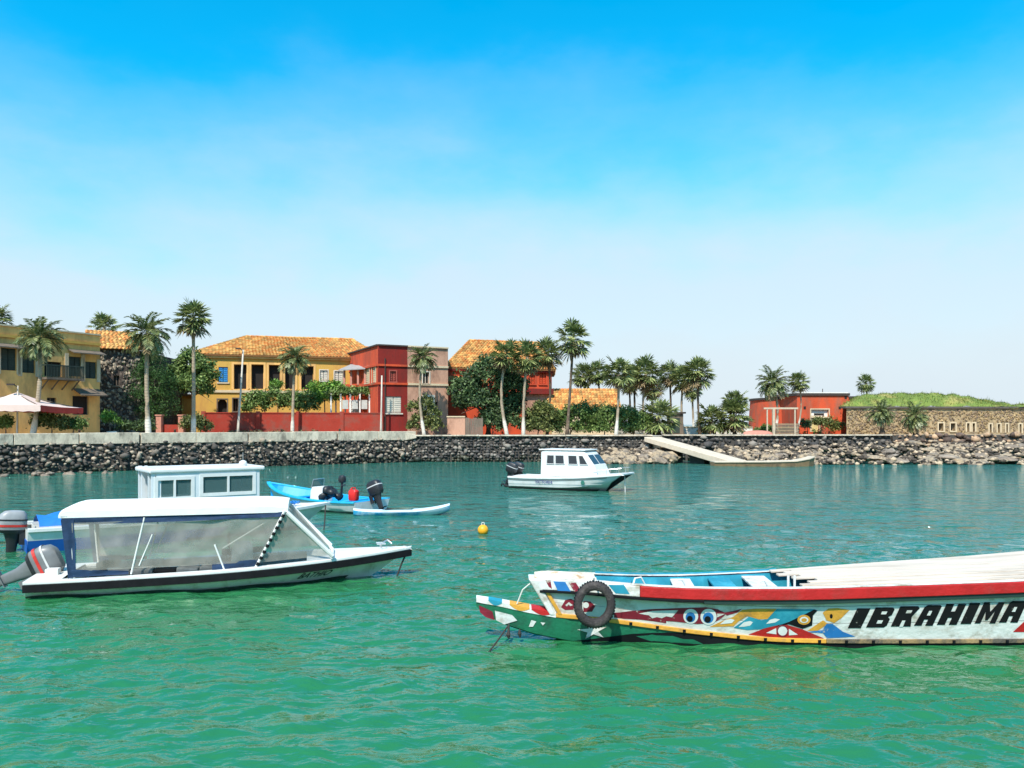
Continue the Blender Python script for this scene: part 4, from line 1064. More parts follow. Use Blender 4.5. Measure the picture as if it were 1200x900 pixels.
# scrub and quay planting
tag_s = 'low dry scrub growing along the foot of the red garden wall'
blob = [(*at(px, 76.6 + rng.uniform(-.3, .2)), GZ + .12, .55, .35, .30) for px in np.linspace(262, 445, 34)]
V_, F_ = leaves(blob, 7000, .09, np.random.default_rng(51)); tag(link('dry_scrub', np_mesh('scrub', V_, F_), lm_dry), tag_s, 'scrub', kind='stuff')
blob = [(*at(px, 96 + rng.uniform(-3, 2)), GZ + .3, .8, .7, .45) for px in np.linspace(790, 990, 30)]
V_, F_ = leaves(blob, 5200, .11, np.random.default_rng(52)); tag(link('scrub', np_mesh('scrub', V_, F_), lm_mid), 'low green scrub in front of the round fort', 'scrub', kind='stuff')
for k, (px, d, bl, n, mt, lab) in enumerate((
        (60, 61, [(52, 494, 12, 9, 0), (70, 496, 10, 8, 0)], 2600, lm_olive, 'grey green shrub beneath the edge of the parasol'),
        (85, 62, [(80, 498, 9, 7, 0), (92, 497, 8, 7, 0)], 2000, lm_mid, 'small leafy shrub at the doorway of the tan house'),
        (6, 60.5, [(3, 496, 9, 8, 0)], 1500, lm_mid, 'dark green shrub under the parasol at the quay'),
        (128, 66, [(126, 490, 7, 6, 0), (133, 493, 7, 5, 0)], 700, lm_bright, 'spiky pale green agave in front of the stone house'),
        (160, 73, [(150, 500, 14, 6, 0), (170, 500, 12, 6, 0)], 2400, lm_dark, 'dark undergrowth at the foot of the casuarina'),
        (222, 75, [(226, 495, 13, 9, 0), (240, 499, 8, 6, 0)], 2600, lm_olive, 'undergrowth at the foot of the tallest fan palm'),
        (905, 94, [(898, 503, 7, 5, 0)], 900, lm_mid, 'small bush beside the wooden crate by the red fort'),
        (962, 93, [(961, 496, 8, 7, 0), (973, 497, 9, 8, 0), (982, 500, 8, 6, 0)], 2600, lm_olive, 'low bush before the white doorway of the red fort'),
        (946, 93, [(944, 498, 6, 6, 0)], 900, lm_dark, 'small dark bush left of the fort doorway'))):
    tree(px, d, bl, n, .11 if k != 3 else .24, mt, lab, None, 'shrub', 60 + k, .05, 'shrub', aspect=.55 if k != 3 else .16)
# ------------------------------------------------------------------ boats
m_gel = pm('white_gelcoat', (.70, .70, .67), .4, .08, 2, spec=.4, second=(.52, .51, .45), sfac=(.52, .78), sscale=1.4)
m_gelold = pm('aged_white_paint', (.68, .68, .63), .5, .10, 2.5, .2, 20, second=(.40, .36, .27), sfac=(.52, .74), sscale=3.0, stretch=(1, 1, .3))
m_black = pm('black_rubber', (.010, .010, .011), .7, .3, 6, spec=.12)
m_navy = pm('navy_canvas', (.012, .035, .085), .8, .3, 5, .2, 18)
m_algae = pm('weedy_antifouling', (.018, .045, .025), .8, .4, 6, .4, 20)
m_blue = pm('blue_boat_paint', (.012, .10, .40), .45, .12, 3)
m_cyan = pm('cyan_boat_paint', (.012, .38, .62), .45, .12, 2, second=(.05, .46, .62), sfac=(.5, .7))
m_steel = pm('stainless_tube', (.55, .55, .54), .3, .1, 5, metal=.8)
m_tubew = pm('white_tube', (.72, .71, .67), .5, .1, 5)
m_rope = pm('white_rope', (.62, .60, .54), .9, .2, 20)
m_drope = pm('dark_wet_rope', (.035, .03, .026), .9, .3, 20)
m_grey = pm('grey_cushion', (.20, .20, .19), .9, .3, 6)
m_motor = pm('grey_engine_paint', (.16, .165, .165), .4, .15, 4, spec=.5)
m_motord = pm('black_engine_paint', (.02, .02, .022), .45, .2, 4, spec=.5)
m_stripe = pm('red_engine_decal', (.5, .03, .02), .5, .1, 4)
m_silver = pm('silver_engine_decal', (.55, .54, .52), .5, .1, 4)
def vinyl():
    m = bpy.data.materials.new('clear_vinyl_sheet'); m.use_nodes = True; t = m.node_tree
    b = t.nodes['Principled BSDF']; b.inputs['Roughness'].default_value = .3; b.inputs['Base Color'].default_value = (.40, .375, .32, 1); b.inputs['Specular IOR Level'].default_value = .6
    g = N(t, 'ShaderNodeTexCoord'); n = N(t, 'ShaderNodeTexNoise'); n.inputs['Scale'].default_value = 2.2; n.inputs['Detail'].default_value = 6; t.links.new(g.outputs['Object'], n.inputs['Vector'])
    mr = N(t, 'ShaderNodeMapRange'); mr.inputs['From Min'].default_value = .35; mr.inputs['From Max'].default_value = .7; mr.inputs['To Min'].default_value = .34; mr.inputs['To Max'].default_value = .62; t.links.new(n.outputs['Fac'], mr.inputs['Value'])
    tr = N(t, 'ShaderNodeBsdfTransparent'); tr.inputs['Color'].default_value = (.9, .92, .9, 1)
    ms = N(t, 'ShaderNodeMixShader'); t.links.new(mr.outputs[0], ms.inputs[0]); t.links.new(tr.outputs[0], ms.inputs[1]); t.links.new(b.outputs[0], ms.inputs[2])
    t.links.new(ms.outputs[0], t.nodes['Material Output'].inputs['Surface']); return m
m_vinyl = vinyl()
def clearglass(nm, tint, f):
    m = bpy.data.materials.new(nm); m.use_nodes = True; t = m.node_tree; b = t.nodes['Principled BSDF']; b.inputs['Roughness'].default_value = .04; b.inputs['Base Color'].default_value = (*tint, 1)
    tr = N(t, 'ShaderNodeBsdfTransparent'); tr.inputs['Color'].default_value = (.75, .9, .88, 1); ms = N(t, 'ShaderNodeMixShader'); ms.inputs[0].default_value = f
    t.links.new(tr.outputs[0], ms.inputs[1]); t.links.new(b.outputs[0], ms.inputs[2]); t.links.new(ms.outputs[0], t.nodes['Material Output'].inputs['Surface']); return m
m_bglass = clearglass('tinted_boat_glass', (.10, .17, .17), .55)

class Hull:
    def __init__(s, L, B, sheer, rake, zc=.12, zk=-.35, full=.45, p=2.3, bmin=.012, flare=.86, stern=.94, n=30):
        s.L, s.B, s.rake, s.n = L, B, rake, n
        s.b = lambda t: max(bmin, B * ((stern + (1 - stern) * min(1, t / full)) if t < full else bmin / B + (1 - bmin / B) * (1 - ((t - full) / (1 - full)) ** p)))
        s.zs = lambda t: float(np.interp(t, [q[0] for q in sheer], [q[1] for q in sheer])) if len(sheer) < 3 else float(np.polyval(np.polyfit([q[0] for q in sheer], [q[1] for q in sheer], 2), t))
        k = lambda t: max(0, (t - .45) / .55)
        s.fl = lambda t: flare - .16 * k(t) if bmin < .1 else flare
        s.zc = lambda t: zc + (s.zs(1) - zc) * (.45 if bmin > .1 else .20) * k(t) ** 2
        s.zk = lambda t: zk + .2 * k(t) ** 3
        s.ts = [1 - (1 - i / (n - 1)) ** 1.35 for i in range(n)]
        s.xs = lambda t: L * t; s.xc = lambda t: (L - rake * .5) * t; s.xk = lambda t: (L - rake) * t
    def section(s, t):
        b, fl = s.b(t), s.fl(t)
        S_, C_, K_ = Vector((s.xs(t), b, s.zs(t))), Vector((s.xc(t), b * fl, s.zc(t))), Vector((s.xk(t), 0, s.zk(t)))
        half = [S_, S_.lerp(C_, .33) + Vector((0, .012 * (b > .1), 0)), S_.lerp(C_, .66) + Vector((0, .012 * (b > .1), 0)), C_, C_.lerp(K_, .5), K_]
        return [Vector((q.x, -q.y, q.z)) for q in half] + list(reversed(half[:-1]))
    def outer(s, o, mat, name='hull'):
        mb = MB(); rs = [s.section(t) for t in s.ts]; mb.loft(rs, False)
        n = len(rs[0]); mb.f.append(tuple(range(n))); e_ = (s.n - 1) * n; mb.f.append(tuple(e_ + j for j in reversed(range(n))))
        return mb.build(name, mat, o, smooth=True, auto=True)
    def side(s, t, z, off=0.0, sg=-1):
        """point on the topside at fraction t and height z"""
        S_, C_ = Vector((s.xs(t), s.b(t), s.zs(t))), Vector((s.xc(t), s.b(t) * s.fl(t), s.zc(t))); k = (S_.z - z) / max(1e-4, S_.z - C_.z)
        q = S_.lerp(C_, k); return Vector((q.x, sg * (q.y + off + .012), q.z))
    def outline(s, inset=0.0, t0=0.0, t1=1.0, n=40):
        """plan curve stern starboard -> bow -> stern port with outward normals"""
        ts = [t0 + (t1 - t0) * (1 - (1 - i / (n - 1)) ** 1.5) for i in range(n)]
        pts = [Vector((s.xs(t), -s.b(t), s.zs(t))) for t in ts] + [Vector((s.xs(t), s.b(t), s.zs(t))) for t in reversed(ts)]
        out = []
        for i, p in enumerate(pts):
            d = pts[min(i + 1, len(pts) - 1)] - pts[max(i - 1, 0)]; d.z = 0; d.normalize(); nn = Vector((d.y, -d.x, 0)); out.append((p, nn))
        return out
    def band(s, o, name, mat, z0, z1, o0, o1, bevel=.0, t0=0.0):
        """rail swept round the sheer; z relative to the sheer, o0..o1 outward"""
        mb = MB(); mb.loft([[p + nn * o0 + Vector((0, 0, z0)), p + nn * o1 + Vector((0, 0, z0)), p + nn * o1 + Vector((0, 0, z1)), p + nn * o0 + Vector((0, 0, z1))] for p, nn in s.outline(t0=t0)])
        return mb.build(name, mat, o, bevel=bevel)
    def deck(s, o, name, mat, t0, t1, dz=0.0, camber=.05, n=18, inset=.0):
        mb = MB(); rs = []
        for i in range(n):
            t = t0 + (t1 - t0) * i / (n - 1); b = max(.005, s.b(t) - inset); rs.append([(s.xs(t), b * w, s.zs(t) + dz + camber * (1 - w * w) * min(1, b)) for w in np.linspace(-1, 1, 9)])
        mb.loft(rs, False); return mb.build(name, mat, o, smooth=True)
    def well(s, o, name, mat, t0, t1, zf, inset=.14, n=20):
        mb = MB(); rs = []
        for i in range(n):
            t = t0 + (t1 - t0) * i / (n - 1); b = max(.02, s.b(t) - inset); zz = max(zf, s.zc(t) + .02); t2 = min(1.0, s.xs(t) / (s.L - s.rake * .5)); zz = max(zz, s.zc(t2) + .02); bf = max(.012, min(b, -s.side(t2, min(zz, s.zs(t2))).y - .07)); rs.append([(s.xs(t), -b, s.zs(t)), (s.xs(t), -bf, zz), (s.xs(t), bf, zz), (s.xs(t), b, s.zs(t))])
        mb.loft(rs, False); mb.f += [(0, 1, 2, 3), tuple((n - 1) * 4 + j for j in (3, 2, 1, 0))]; return mb.build(name, mat, o)
    def strip(s, o, name, mat, t0, t1, z0, z1, off=.006, n=24):
        mb = MB()
        for sg in (-1, 1):
            mb.loft([[s.side(t, z0 if not callable(z0) else z0(t), off, sg), s.side(t, z1 if not callable(z1) else z1(t), off, sg)] for t in np.linspace(t0, t1, n)], False)
        return mb.build(name, mat, o)

def text_part(o, txt, fn, mat, name='lettering', shear=0.0):
    """fn(u, v) -> point, u along 0..1 of the word, v 0..1 of its height"""
    cu = bpy.data.curves.new('word', 'FONT'); cu.body = txt; cu.resolution_u = 3; cu.offset = .012
    ob = bpy.data.objects.new('word', cu); col.objects.link(ob); bpy.context.view_layer.update()
    me = ob.evaluated_get(bpy.context.evaluated_depsgraph_get()).to_mesh()
    v = np.array([q.co[:] for q in me.vertices]); fs = [tuple(p.vertices) for p in me.polygons]
    bpy.data.objects.remove(ob); bpy.data.curves.remove(cu)
    lo, hi = v.min(0), v.max(0)
    mb = MB(); mb.add([fn((p[0] - lo[0]) / (hi[0] - lo[0]), (p[1] - lo[1]) / (hi[1] - lo[1])) for p in v], fs)
    return mb.build(name, mat, o)

def outboard(o, loc, tilt, cowl, leg, band=None, rz=0.0, sc=1.0, band2=None):
    """engine (mesh part) with leg, propeller, decals and bracket as sub-parts"""
    mb = MB(); mb.rings([(-.24, 0, .08, .24, .15), (-.24, 0, .16, .31, .19), (-.24, 0, .40, .33, .20), (-.23, 0, .56, .30, .185), (-.21, 0, .64, .22, .14), (-.2, 0, .66, .10, .07)], 22, 3.2)
    m = mb.build('outboard_motor', cowl, o, smooth=True, auto=True); m.location = loc; m.rotation_euler = (0, tilt, rz); m.scale = (sc, sc, sc)
    mb = MB(); mb.rings([(-.24, 0, -.78, .07, .025), (-.24, 0, -.60, .10, .035), (-.22, 0, -.2, .13, .06), (-.22, 0, .05, .20, .12), (-.23, 0, .10, .24, .15)], 16, 2.4)
    mb.box((-.30, 0, -.50), (.42, .20, .015)); mb.rings([(-.24, 0, -.66, .20, .05), (-.24, 0, -.70, .25, .06), (-.24, 0, -.74, .22, .055), (-.24, 0, -.78, .12, .03)], 14, 2.0); mb.loft([[(-.16, 0, -.76), (-.3, .012, -.76), (-.3, -.012, -.76)], [(-.22, 0, -.93), (-.28, .006, -.93), (-.28, -.006, -.93)]])
    mb.build('leg', leg, m, smooth=True, auto=True)
    mb = MB()
    for k in range(3):
        a = k * 2.094; c, q = math.cos(a), math.sin(a); mb.add([(-.50, .03 * c, -.70 + .03 * q), (-.47, .10 * c - .07 * q, -.70 + .10 * q + .07 * c), (-.50, .17 * c, -.70 + .17 * q), (-.53, .10 * c + .07 * q, -.70 + .10 * q - .07 * c)], [(0, 1, 2, 3)])
    mb.tube([(-.44, 0, -.70), (-.58, 0, -.70)], [.05, .02], 8); mb.build('propeller', leg, m)
    mb = MB(); mb.box((.0, .13, -.05), (.16, .03, .34)); mb.box((.0, -.13, -.05), (.16, .03, .34)); mb.tube([(-.02, -.15, .05), (-.02, .15, .05)], .03, 8); mb.build('bracket', leg, m)
    def deco(nm, z0, z1, mt, g=.006):
        q = MB(); q.rings([(-.24, 0, z0, .328 + g, .198 + g), (-.24, 0, z1, .330 + g, .20 + g)], 22, 3.2); q.f = q.f[:-2]; q.build(nm, mt, m)
    q = MB(); q.rings([(-.24, 0, .075, .25, .16), (-.24, 0, .165, .322, .20)], 22, 3.2); q.build('lower_pan', m_motord, m)
    if band: deco('decal_stripe', .24, .30, band)
    if band2: deco('decal_band', .40, .44, band2, .008)
    return m

# ---- launch with soft top, "BATHIO"
o = thing('motorboat', 'white launch with soft top, clear curtains and name BATHIO on its bow', 'boat', (-9.85, 16.9, 0), R(14))
h = Hull(7.72, 1.08, [(0, .37), (.5, .45), (1, .64)], 1.25, zc=.10, zk=-.4, full=.42, p=2.1)
h.outer(o, m_gelold)
h.band(o, 'rub_strake', m_black, -.185, -.035, -.01, .045, .012)
h.band(o, 'gunwale', m_gel, -.034, .035, -.16, .03, .015)
h.strip(o, 'bottom_paint', m_algae, .0, .9, -.06, lambda t: .085 + .02 * math.sin(23 * t) + .05 * max(0, t - .6), .006)
h.deck(o, 'foredeck', m_gel, .70, .993, .03, .07, inset=.10); h.deck(o, 'stern_deck', m_gel, .0, .085, .03, .02, 5, .10)
h.well(o, 'cockpit', pm('cockpit_grey', (.30, .31, .30), .7), .085, .70, .02)
# roof
rx0, rx1 = .62, 5.02
mb = MB(); rs = []
for x in [rx0, rx0 + .04, rx0 + .14, rx0 + .4] + list(np.linspace(rx0 + .9, rx1 - .5, 8)) + [rx1 - .18, rx1]:
    e0 = min(1, (x - rx0) / .14 + .0); dz = -.10 * (1 - min(1, (x - rx0) / .14)) ** 2 - .05 * (1 - min(1, (rx1 - x) / .5)) ** 2; sl = .04 * math.sin(x * 1.1)
    w = .98 - .06 * max(0, x - 4.3)
    rs.append([(x, -w, 1.63), (x, -w - .01, 1.77 + dz), (x, -w + .10, 1.83 + dz), (x, -.5, 1.85 + dz + .02 * sl), (x, 0, 1.86 + dz), (x, .5, 1.85 + dz), (x, w - .1, 1.83 + dz), (x, w + .01, 1.77 + dz), (x, w, 1.63), (x, 0, 1.66)])
mb.loft(rs); mb.build('soft_top', pm('white_canvas', (.82, .81, .78), .75, .06, 3, .1, 10), o, smooth=True, auto=True)
def cloth(name, mat, pts00, pts10, pts11, pts01, nu, nv, amp, seed, sag=0.0, parent=o):
    """wrinkled sheet between four corners"""
    r_ = np.random.default_rng(seed); mb = MB(); a, b, c, d = map(Vector, (pts00, pts10, pts11, pts01)); rs = []
    nrm = (b - a).cross(d - a).normalized(); ph = r_.uniform(0, 6.28, 8)
    for i in range(nu + 1):
        u = i / nu; row = []
        for j in range(nv + 1):
            v = j / nv; p = a.lerp(b, u).lerp(d.lerp(c, u), v)
            wv = sum(math.sin((3 + 4 * k) * u * (1 + .3 * k) + ph[k] + (2 + k) * v * (1 if k % 2 else -1.7)) / (1.5 + k) for k in range(5))
            row.append(p + nrm * amp * wv + Vector((0, 0, -sag * 4 * u * (1 - u))))
        rs.append(row)
    mb.loft(rs, False); return mb.build(name, mat, parent, smooth=True)
yn = -.97
for sg in (1, -1):
    y = yn * sg
    cloth('clear_curtain', m_vinyl, (.88, y, .56), (4.42, y * .97, .60), (4.92, y * .97, 1.56), (.84, y, 1.53), 70, 18, .026, 3 + sg)
    cloth('top_border', m_navy, (.70, y * 1.005, 1.50), (4.95, y * .985, 1.545), (4.95, y * .98, 1.66), (.66, y, 1.66), 40, 5, .012, 5, .02)
    cloth('aft_border', m_navy, (.80, y * 1.003, .42), (.94, y * 1.003, .46), (.90, y * 1.003, 1.60), (.66, y, 1.60), 6, 14, .014, 6)
    cloth('lower_border', m_navy, (.80, y * 1.0, .44), (1.9, y * .99, .46), (1.9, y * .99, .53), (.86, y, .60), 14, 4, .014, 7)
    cloth('lower_flap', m_navy, (3.5, y * .98, .46), (4.4, y * .97, .52), (4.45, y * .97, .66), (3.5, y * .98, .62), 14, 4, .02, 8)
    cloth('windscreen_side', m_vinyl, (4.40, y * .97, .58), (5.85, y * .80, .66), (5.05, y * .93, 1.62), (4.95, y * .97, 1.58), 16, 14, .012, 9)
    for pa, pb, rr, mt in (((4.95, y * .975, 1.66), (4.36, y * .985, .48), .028, m_tubew), ((5.0, y * .95, 1.62), (5.95, y * .80, .64), .05, m_tubew), ((2.2, y * .985, 1.6), (1.95, y * .985, .46), .018, m_tubew), ((2.35, y * .985, 1.25), (2.1, y * .985, .62), .014, m_tubew),
                           ((3.55, y * .985, 1.0), (3.75, y * .985, .44), .018, m_tubew), ((4.85, y * .9, 1.6), (3.7, y * .9, .9), .015, m_tubew), ((.80, y * .97, 1.62), (.90, y * .97, .42), .02, m_tubew)):
        mb = MB(); mb.tube([pa, pb], rr, 8); mb.build('frame_tube', mt, o)
    mb = MB()
    for k in range(9):
        t = k / 9; P = Vector((4.95, y * .99, 1.62)).lerp(Vector((4.38, y * 1.0, .50)), t + .03); P2 = Vector((4.95, y * .99, 1.62)).lerp(Vector((4.38, y * 1.0, .50)), t + .08); mb.tube([P, P2], .036, 8)
    mb.build('lashing', m_black, o)
cloth('windscreen', m_vinyl, (5.88, -.78, .66), (5.88, .78, .66), (5.05, .92, 1.63), (5.05, -.92, 1.63), 10, 10, .01, 12)
mb = MB(); mb.tube([(5.93, -.80, .62), (5.97, 0, .66), (5.93, .80, .62)], .04, 8); mb.build('windscreen_rail', m_tubew, o)
# benches and clutter in the cockpit
for yy in (-.58, .58):
    mb = MB(); mb.box((2.6, yy, .24), (3.1, .34, .28)); mb.build('bench', m_gelold, o, bevel=.02)
    for k in range(7):
        mb = MB(); mb.box((1.2 + k * .45, yy - .02, .44 + rng.uniform(-.02, .03)), (.44, .34, .13), rng.uniform(-.12, .12), rng.uniform(-.1, .1)); mb.build('cushion', m_grey if k % 3 else m_black, o, bevel=.04)
mb = MB(); mb.rings([(4.0, .3, .05, .24, .3), (4.0, .3, .75, .22, .28), (4.0, .3, .85, .16, .24)], 16, 4); mb.build('console', m_gelold, o, smooth=True, auto=True)
mb = MB(); mb.tube([(3.72 + .0 * k, .3 + .17 * math.cos(k * .4), .92 + .17 * math.sin(k * .4)) for k in range(17)], .014, 6); mb.build('steering_wheel', m_black, o)
outboard(o, (-.12, .0, .26), R(66), m_motor, m_motor, m_stripe, 0, 1.02, m_silver)
mb = MB(); mb.box((.35, -.35, .47), (.25, .22, .14)); mb.build('stern_locker', m_gel, o, bevel=.02)
for yy in (-.12, .12):
    mb = MB(); mb.tube([(7.05, yy, .68), (7.05, yy, .76)], .018, 6); mb.tube([(6.95, yy, .765), (7.15, yy, .765)], .015, 6); mb.build('cleat', m_steel, o)
mb = MB(); mb.tube([(7.1, 0, .78), (7.2, .05, .83), (7.3, 0, .75)], .02, 6); mb.build('bow_fairlead', m_steel, o)
tA, tB = (5.62) / 7.72, (6.32) / 7.72
text_part(o, 'BATHIO', lambda u, v: h.side(tA + (tB - tA) * u, .150 + .03 * u + .125 * v, .016), pm('dark_lettering', (.03, .045, .04), .6))
def world_rope(pts, r_, mat, label, name='mooring_rope'):
    mb = MB(); mb.tube(pts, r_, 6); b = mb.build(name, mat); return tag(b, label, 'rope')
M14 = Matrix.Translation(o.location) @ Matrix.Rotation(R(14), 4, 'Z')
world_rope([tuple(M14 @ Vector(p)) for p in ((7.62, -.03, .50), (7.50, -.10, .26), (7.36, -.18, -.08))], .02, m_drope, 'dark mooring rope hanging from the bow of the soft top launch')

# ---- white cabin boat behind
o = thing('cabin_boat', 'white cabin boat with boxy windowed wheelhouse and blue stern moored behind the launch', 'boat', (-13.55, 22.5, 0), R(36))
h = Hull(9.0, 1.12, [(0, .66), (.5, .66), (1, .80)], 1.5, zc=.12, zk=-.45, full=.5, p=2.2)
h.outer(o, m_gel); h.band(o, 'gunwale', m_gel, -.06, .04, -.15, .04, .015); h.strip(o, 'blue_band', m_blue, 0, .62, .02, .36, .006)
h.strip(o, 'bottom_paint', m_black, .5, .98, -.1, lambda t: .10 + .10 * max(0, t - .7), .008)
mb = MB(); mb.box((-.012, 0, .2), (.02, 1.9, .34)); mb.build('blue_transom', m_blue, o)
h.deck(o, 'foredeck', m_gel, .62, .992, .02, .06, inset=.10); h.well(o, 'cockpit', m_gelold, .03, .62, .12)
Mw = Matrix.Translation(o.location) @ Matrix.Rotation(R(36), 4, 'Z')
W2 = lambda x, y: tuple((Mw @ Vector((x, y, 0)))[:2])
m_cab = pm('shaded_white_cabin', (.62, .66, .67), .45, .05, 2)  # white cabin with the blue-grey of its shaded side mixed into the colour
hw = .93; x0, x1 = 3.46, 6.28; zr = 2.06
fn = Facade(o, W2(x0, -hw), W2(x1, -hw), .45, zr, m_cab, [(183, 226, 560.5, 584), (236, 298, 556, 578.5), (243, 269, 585, 592)], name='cabin_wall', rev=.05)
for i in (0, 1):
    u0, u1, z0, z1 = fn.rects[i]; w = fn.slab('window', u0 + .04, u1 - .04, z0 + .04, z1 - .04, -.035, -.025, m_bglass)
    mb = MB()
    for (a, b, c, d) in ((u0 - .05, u0 + .05, z0 - .05, z1 + .05), (u1 - .05, u1 + .05, z0 - .05, z1 + .05), (u0 + .05, u1 - .05, z0 - .05, z0 + .05), (u0 + .05, u1 - .05, z1 - .05, z1 + .05), ((u0 + u1) / 2 - .03, (u0 + u1) / 2 + .03, z0 + .05, z1 - .05)): fn.slab('', a, b, c, d, -.04, .02, None, mbx=mb)
    fn.sub(mb, 'frame', m_gel, w)
fn.slab('hatch_window', *[q for q in (fn.rects[2][0], fn.rects[2][1], fn.rects[2][2], fn.rects[2][3])], -.04, -.02, m_bglass)
ff = Facade(o, W2(x1, hw), W2(x0, hw), .45, zr, m_cab, (), name='cabin_wall', rev=.05)
# far side gets its windows too, so that light comes through
bpy.data.objects.remove(ff.w)
L_ = x1 - x0
def far_wall():
    mb = MB()
    for (a, b, c, d) in ((0, L_, .45, 1.28), (0, L_, 1.92, zr), (0, .2, 1.28, 1.92), (1.1, 1.4, 1.28, 1.92), (2.6, L_, 1.28, 1.92)):
        mb.box((x0 + (a + b) / 2, hw - .02, (c + d) / 2), (b - a, .04, d - c))
    mb.build('cabin_wall', m_cab, o)
    for a, b in ((.2, 1.1), (1.4, 2.6)):
        mb = MB(); mb.box((x0 + (a + b) / 2, hw - .02, 1.6), (b - a, .012, .64)); mb.build('window', m_bglass, o)
far_wall()
mb = MB(); mb.box((x1 - .02, 0, .95), (.04, 1.8, 1.0)); mb.box((x1 - .02, 0, 2.0), (.04, 1.8, .28)); mb.box((x1 - .02, 0, 1.6), (.04, .1, .6)); mb.box((x1 - .02, .86, 1.6), (.04, .1, .6)); mb.box((x1 - .02, -.86, 1.6), (.04, .1, .6)); mb.build('cabin_front', m_cab, o)
for yy in (-.43, .43):
    mb = MB(); mb.box((x1 - .02, yy, 1.6), (.012, .75, .58)); mb.build('windscreen', m_bglass, o)
mb = MB(); mb.box(((3.08 + x1) / 2 + .06, 0, zr + .065), (x1 - 3.08 + .2, 1.96, .13)); mb.build('cabin_roof', m_gel, o, bevel=.04)
for yy in (-hw + .05, -.45, .45, hw - .05):
    mb = MB(); mb.box((3.17, yy, (zr + .5) / 2 + .1), (.10, .08, zr - .4)); mb.build('aft_post', m_cab, o)
for yy in (-hw + .05, hw - .05):
    mb = MB(); mb.box((3.34, yy, (zr + .5) / 2 + .1), (.08, .06, zr - .4)); mb.build('aft_post', m_cab, o)
mb = MB(); mb.box((4.7, 0, .55), (3.0, 1.5, .1)); mb.build('cabin_floor', m_gelold, o)
mb = MB(); mb.rings([(5.9, -.5, zr + .13, .10, .10), (5.9, -.5, zr + .2, .13, .13), (5.9, -.5, zr + .27, .10, .10), (5.9, -.5, zr + .3, .04, .04)], 14, 2); mb.build('dome_light', m_gel, o, smooth=True)
mb = MB(); mb.tube([(5.9, -.5, zr + .3), (5.9, -.5, zr + .55)], .01, 6); mb.build('aerial', m_steel, o)
outboard(o, (-.06, -.3, .44), R(4), pm('grey_engine_cowl', (.30, .30, .30), .4), m_motord, m_stripe, 0, 1.05, m_motord)
mb = MB(); rs = []
for x in np.linspace(.3, 2.0, 9): k = (x - .3) / 1.7; rs.append([(x, -.75, .70), (x, -.6, .82 + .12 * k), (x, 0, .95 + .16 * k + .04 * math.sin(9 * x)), (x, .6, .82 + .12 * k), (x, .75, .70)])
mb.loft(rs, False); b = mb.build('tarpaulin', pm('bright_blue_tarpaulin', (.02, .16, .55), .5, .15, 4), smooth=True); b.matrix_world = Mw; tag(b, 'bright blue tarpaulin over the stern of the white cabin boat', 'tarpaulin')
nb = MB(); rr_ = np.random.default_rng(8)
for k in range(26):
    c = Vector((7.0 + rr_.normal(0, .28), -.22 + rr_.normal(0, .14), .86)); pts = [c + Vector((.22 * math.cos(a + k) * rr_.uniform(.6, 1.1), .14 * math.sin(a * 1.3 + k), .05 * math.sin(3 * a) + .04)) for a in np.linspace(0, 6, 14)]; nb.tube(pts, .018, 5)
b = nb.build('rope_heap', pm('blue_rope', (.02, .20, .55), .8), smooth=True); b.matrix_world = Mw; tag(b, 'tangled blue rope heap on the foredeck of the cabin boat', 'rope')
x_, y_, z_ = at(381, 27.0, 593)
world_rope([at(381.5, 27.4, 592), at(380.5, 26.9, 612), at(378, 26.2, 637)], .022, m_drope, 'dark anchor line running down from the cabin boat bow')

# ---- cyan open boat
o = thing('open_boat', 'white open boat with bright cyan inside and small console', 'boat', (-5.55, 32.2, 0), R(150))
h = Hull(5.8, 1.15, [(0, .46), (.5, .52), (1, .98)], .9, zc=.10, zk=-.3, full=.45, p=2.2)
h.outer(o, m_gel); h.band(o, 'gunwale', m_cyan, -.03, .04, -.12, .04, .012); h.well(o, 'inner_liner', pm('bright_blue_liner', (.008, .30, .68), .45, .1, 2), .02, .965, .14, .12, 26)
for x in (1.0, 4.0): 
    mb = MB(); mb.box((x, 0, .42), (.3, 1.5, .05)); mb.build('thwart', m_cyan, o)
mb = MB(); mb.rings([(2.7, 0, .14, .38, .42), (2.7, 0, .75, .34, .40), (2.75, 0, .92, .24, .34)], 18, 4); mb.build('console', m_gel, o, smooth=True, auto=True)
mb = MB(); mb.loft([[(2.95, -.34, .90), (2.97, -.34, .90), (2.97, .34, .90), (2.95, .34, .90)], [(2.85, -.3, 1.22), (2.87, -.3, 1.22), (2.87, .3, 1.22), (2.85, .3, 1.22)]]); mb.build('windscreen', m_bglass, o)
mb = MB(); mb.tube([(2.92, -.36, .88), (2.84, -.32, 1.23), (2.84, .32, 1.23), (2.92, .36, .88)], .015, 6); mb.build('windscreen_frame', m_steel, o)
outboard(o, (-.05, 0, .56), R(22), m_motord, m_motord, None, 0, 1.0, m_silver)
Mb = Matrix.Translation(o.location) @ Matrix.Rotation(R(150), 4, 'Z')
def onboat(mb, name, mat, label, cat, M=Mb, smooth=True, **kw):
    b = mb.build(name, mat, None, smooth=smooth, **kw); b.matrix_world = M; return tag(b, label, cat)
mb = MB(); mb.rings([(.42, .62, .50, .17, .12), (.42, .62, .56, .20, .14), (.42, .62, .86, .20, .14), (.42, .62, .92, .15, .10)], 18, 4); mb.tube([(.32, .62, .90), (.34, .62, 1.0), (.50, .62, 1.0), (.52, .62, .90)], .02, 6); mb.tube([(.52, .62, .92), (.56, .62, .97)], .035, 8)
onboat(mb, 'fuel_can', pm('red_plastic', (.60, .02, .015), .4, .1, 4), 'bright red fuel can at the stern of the cyan open boat', 'fuel can', auto=True)
mb = MB()
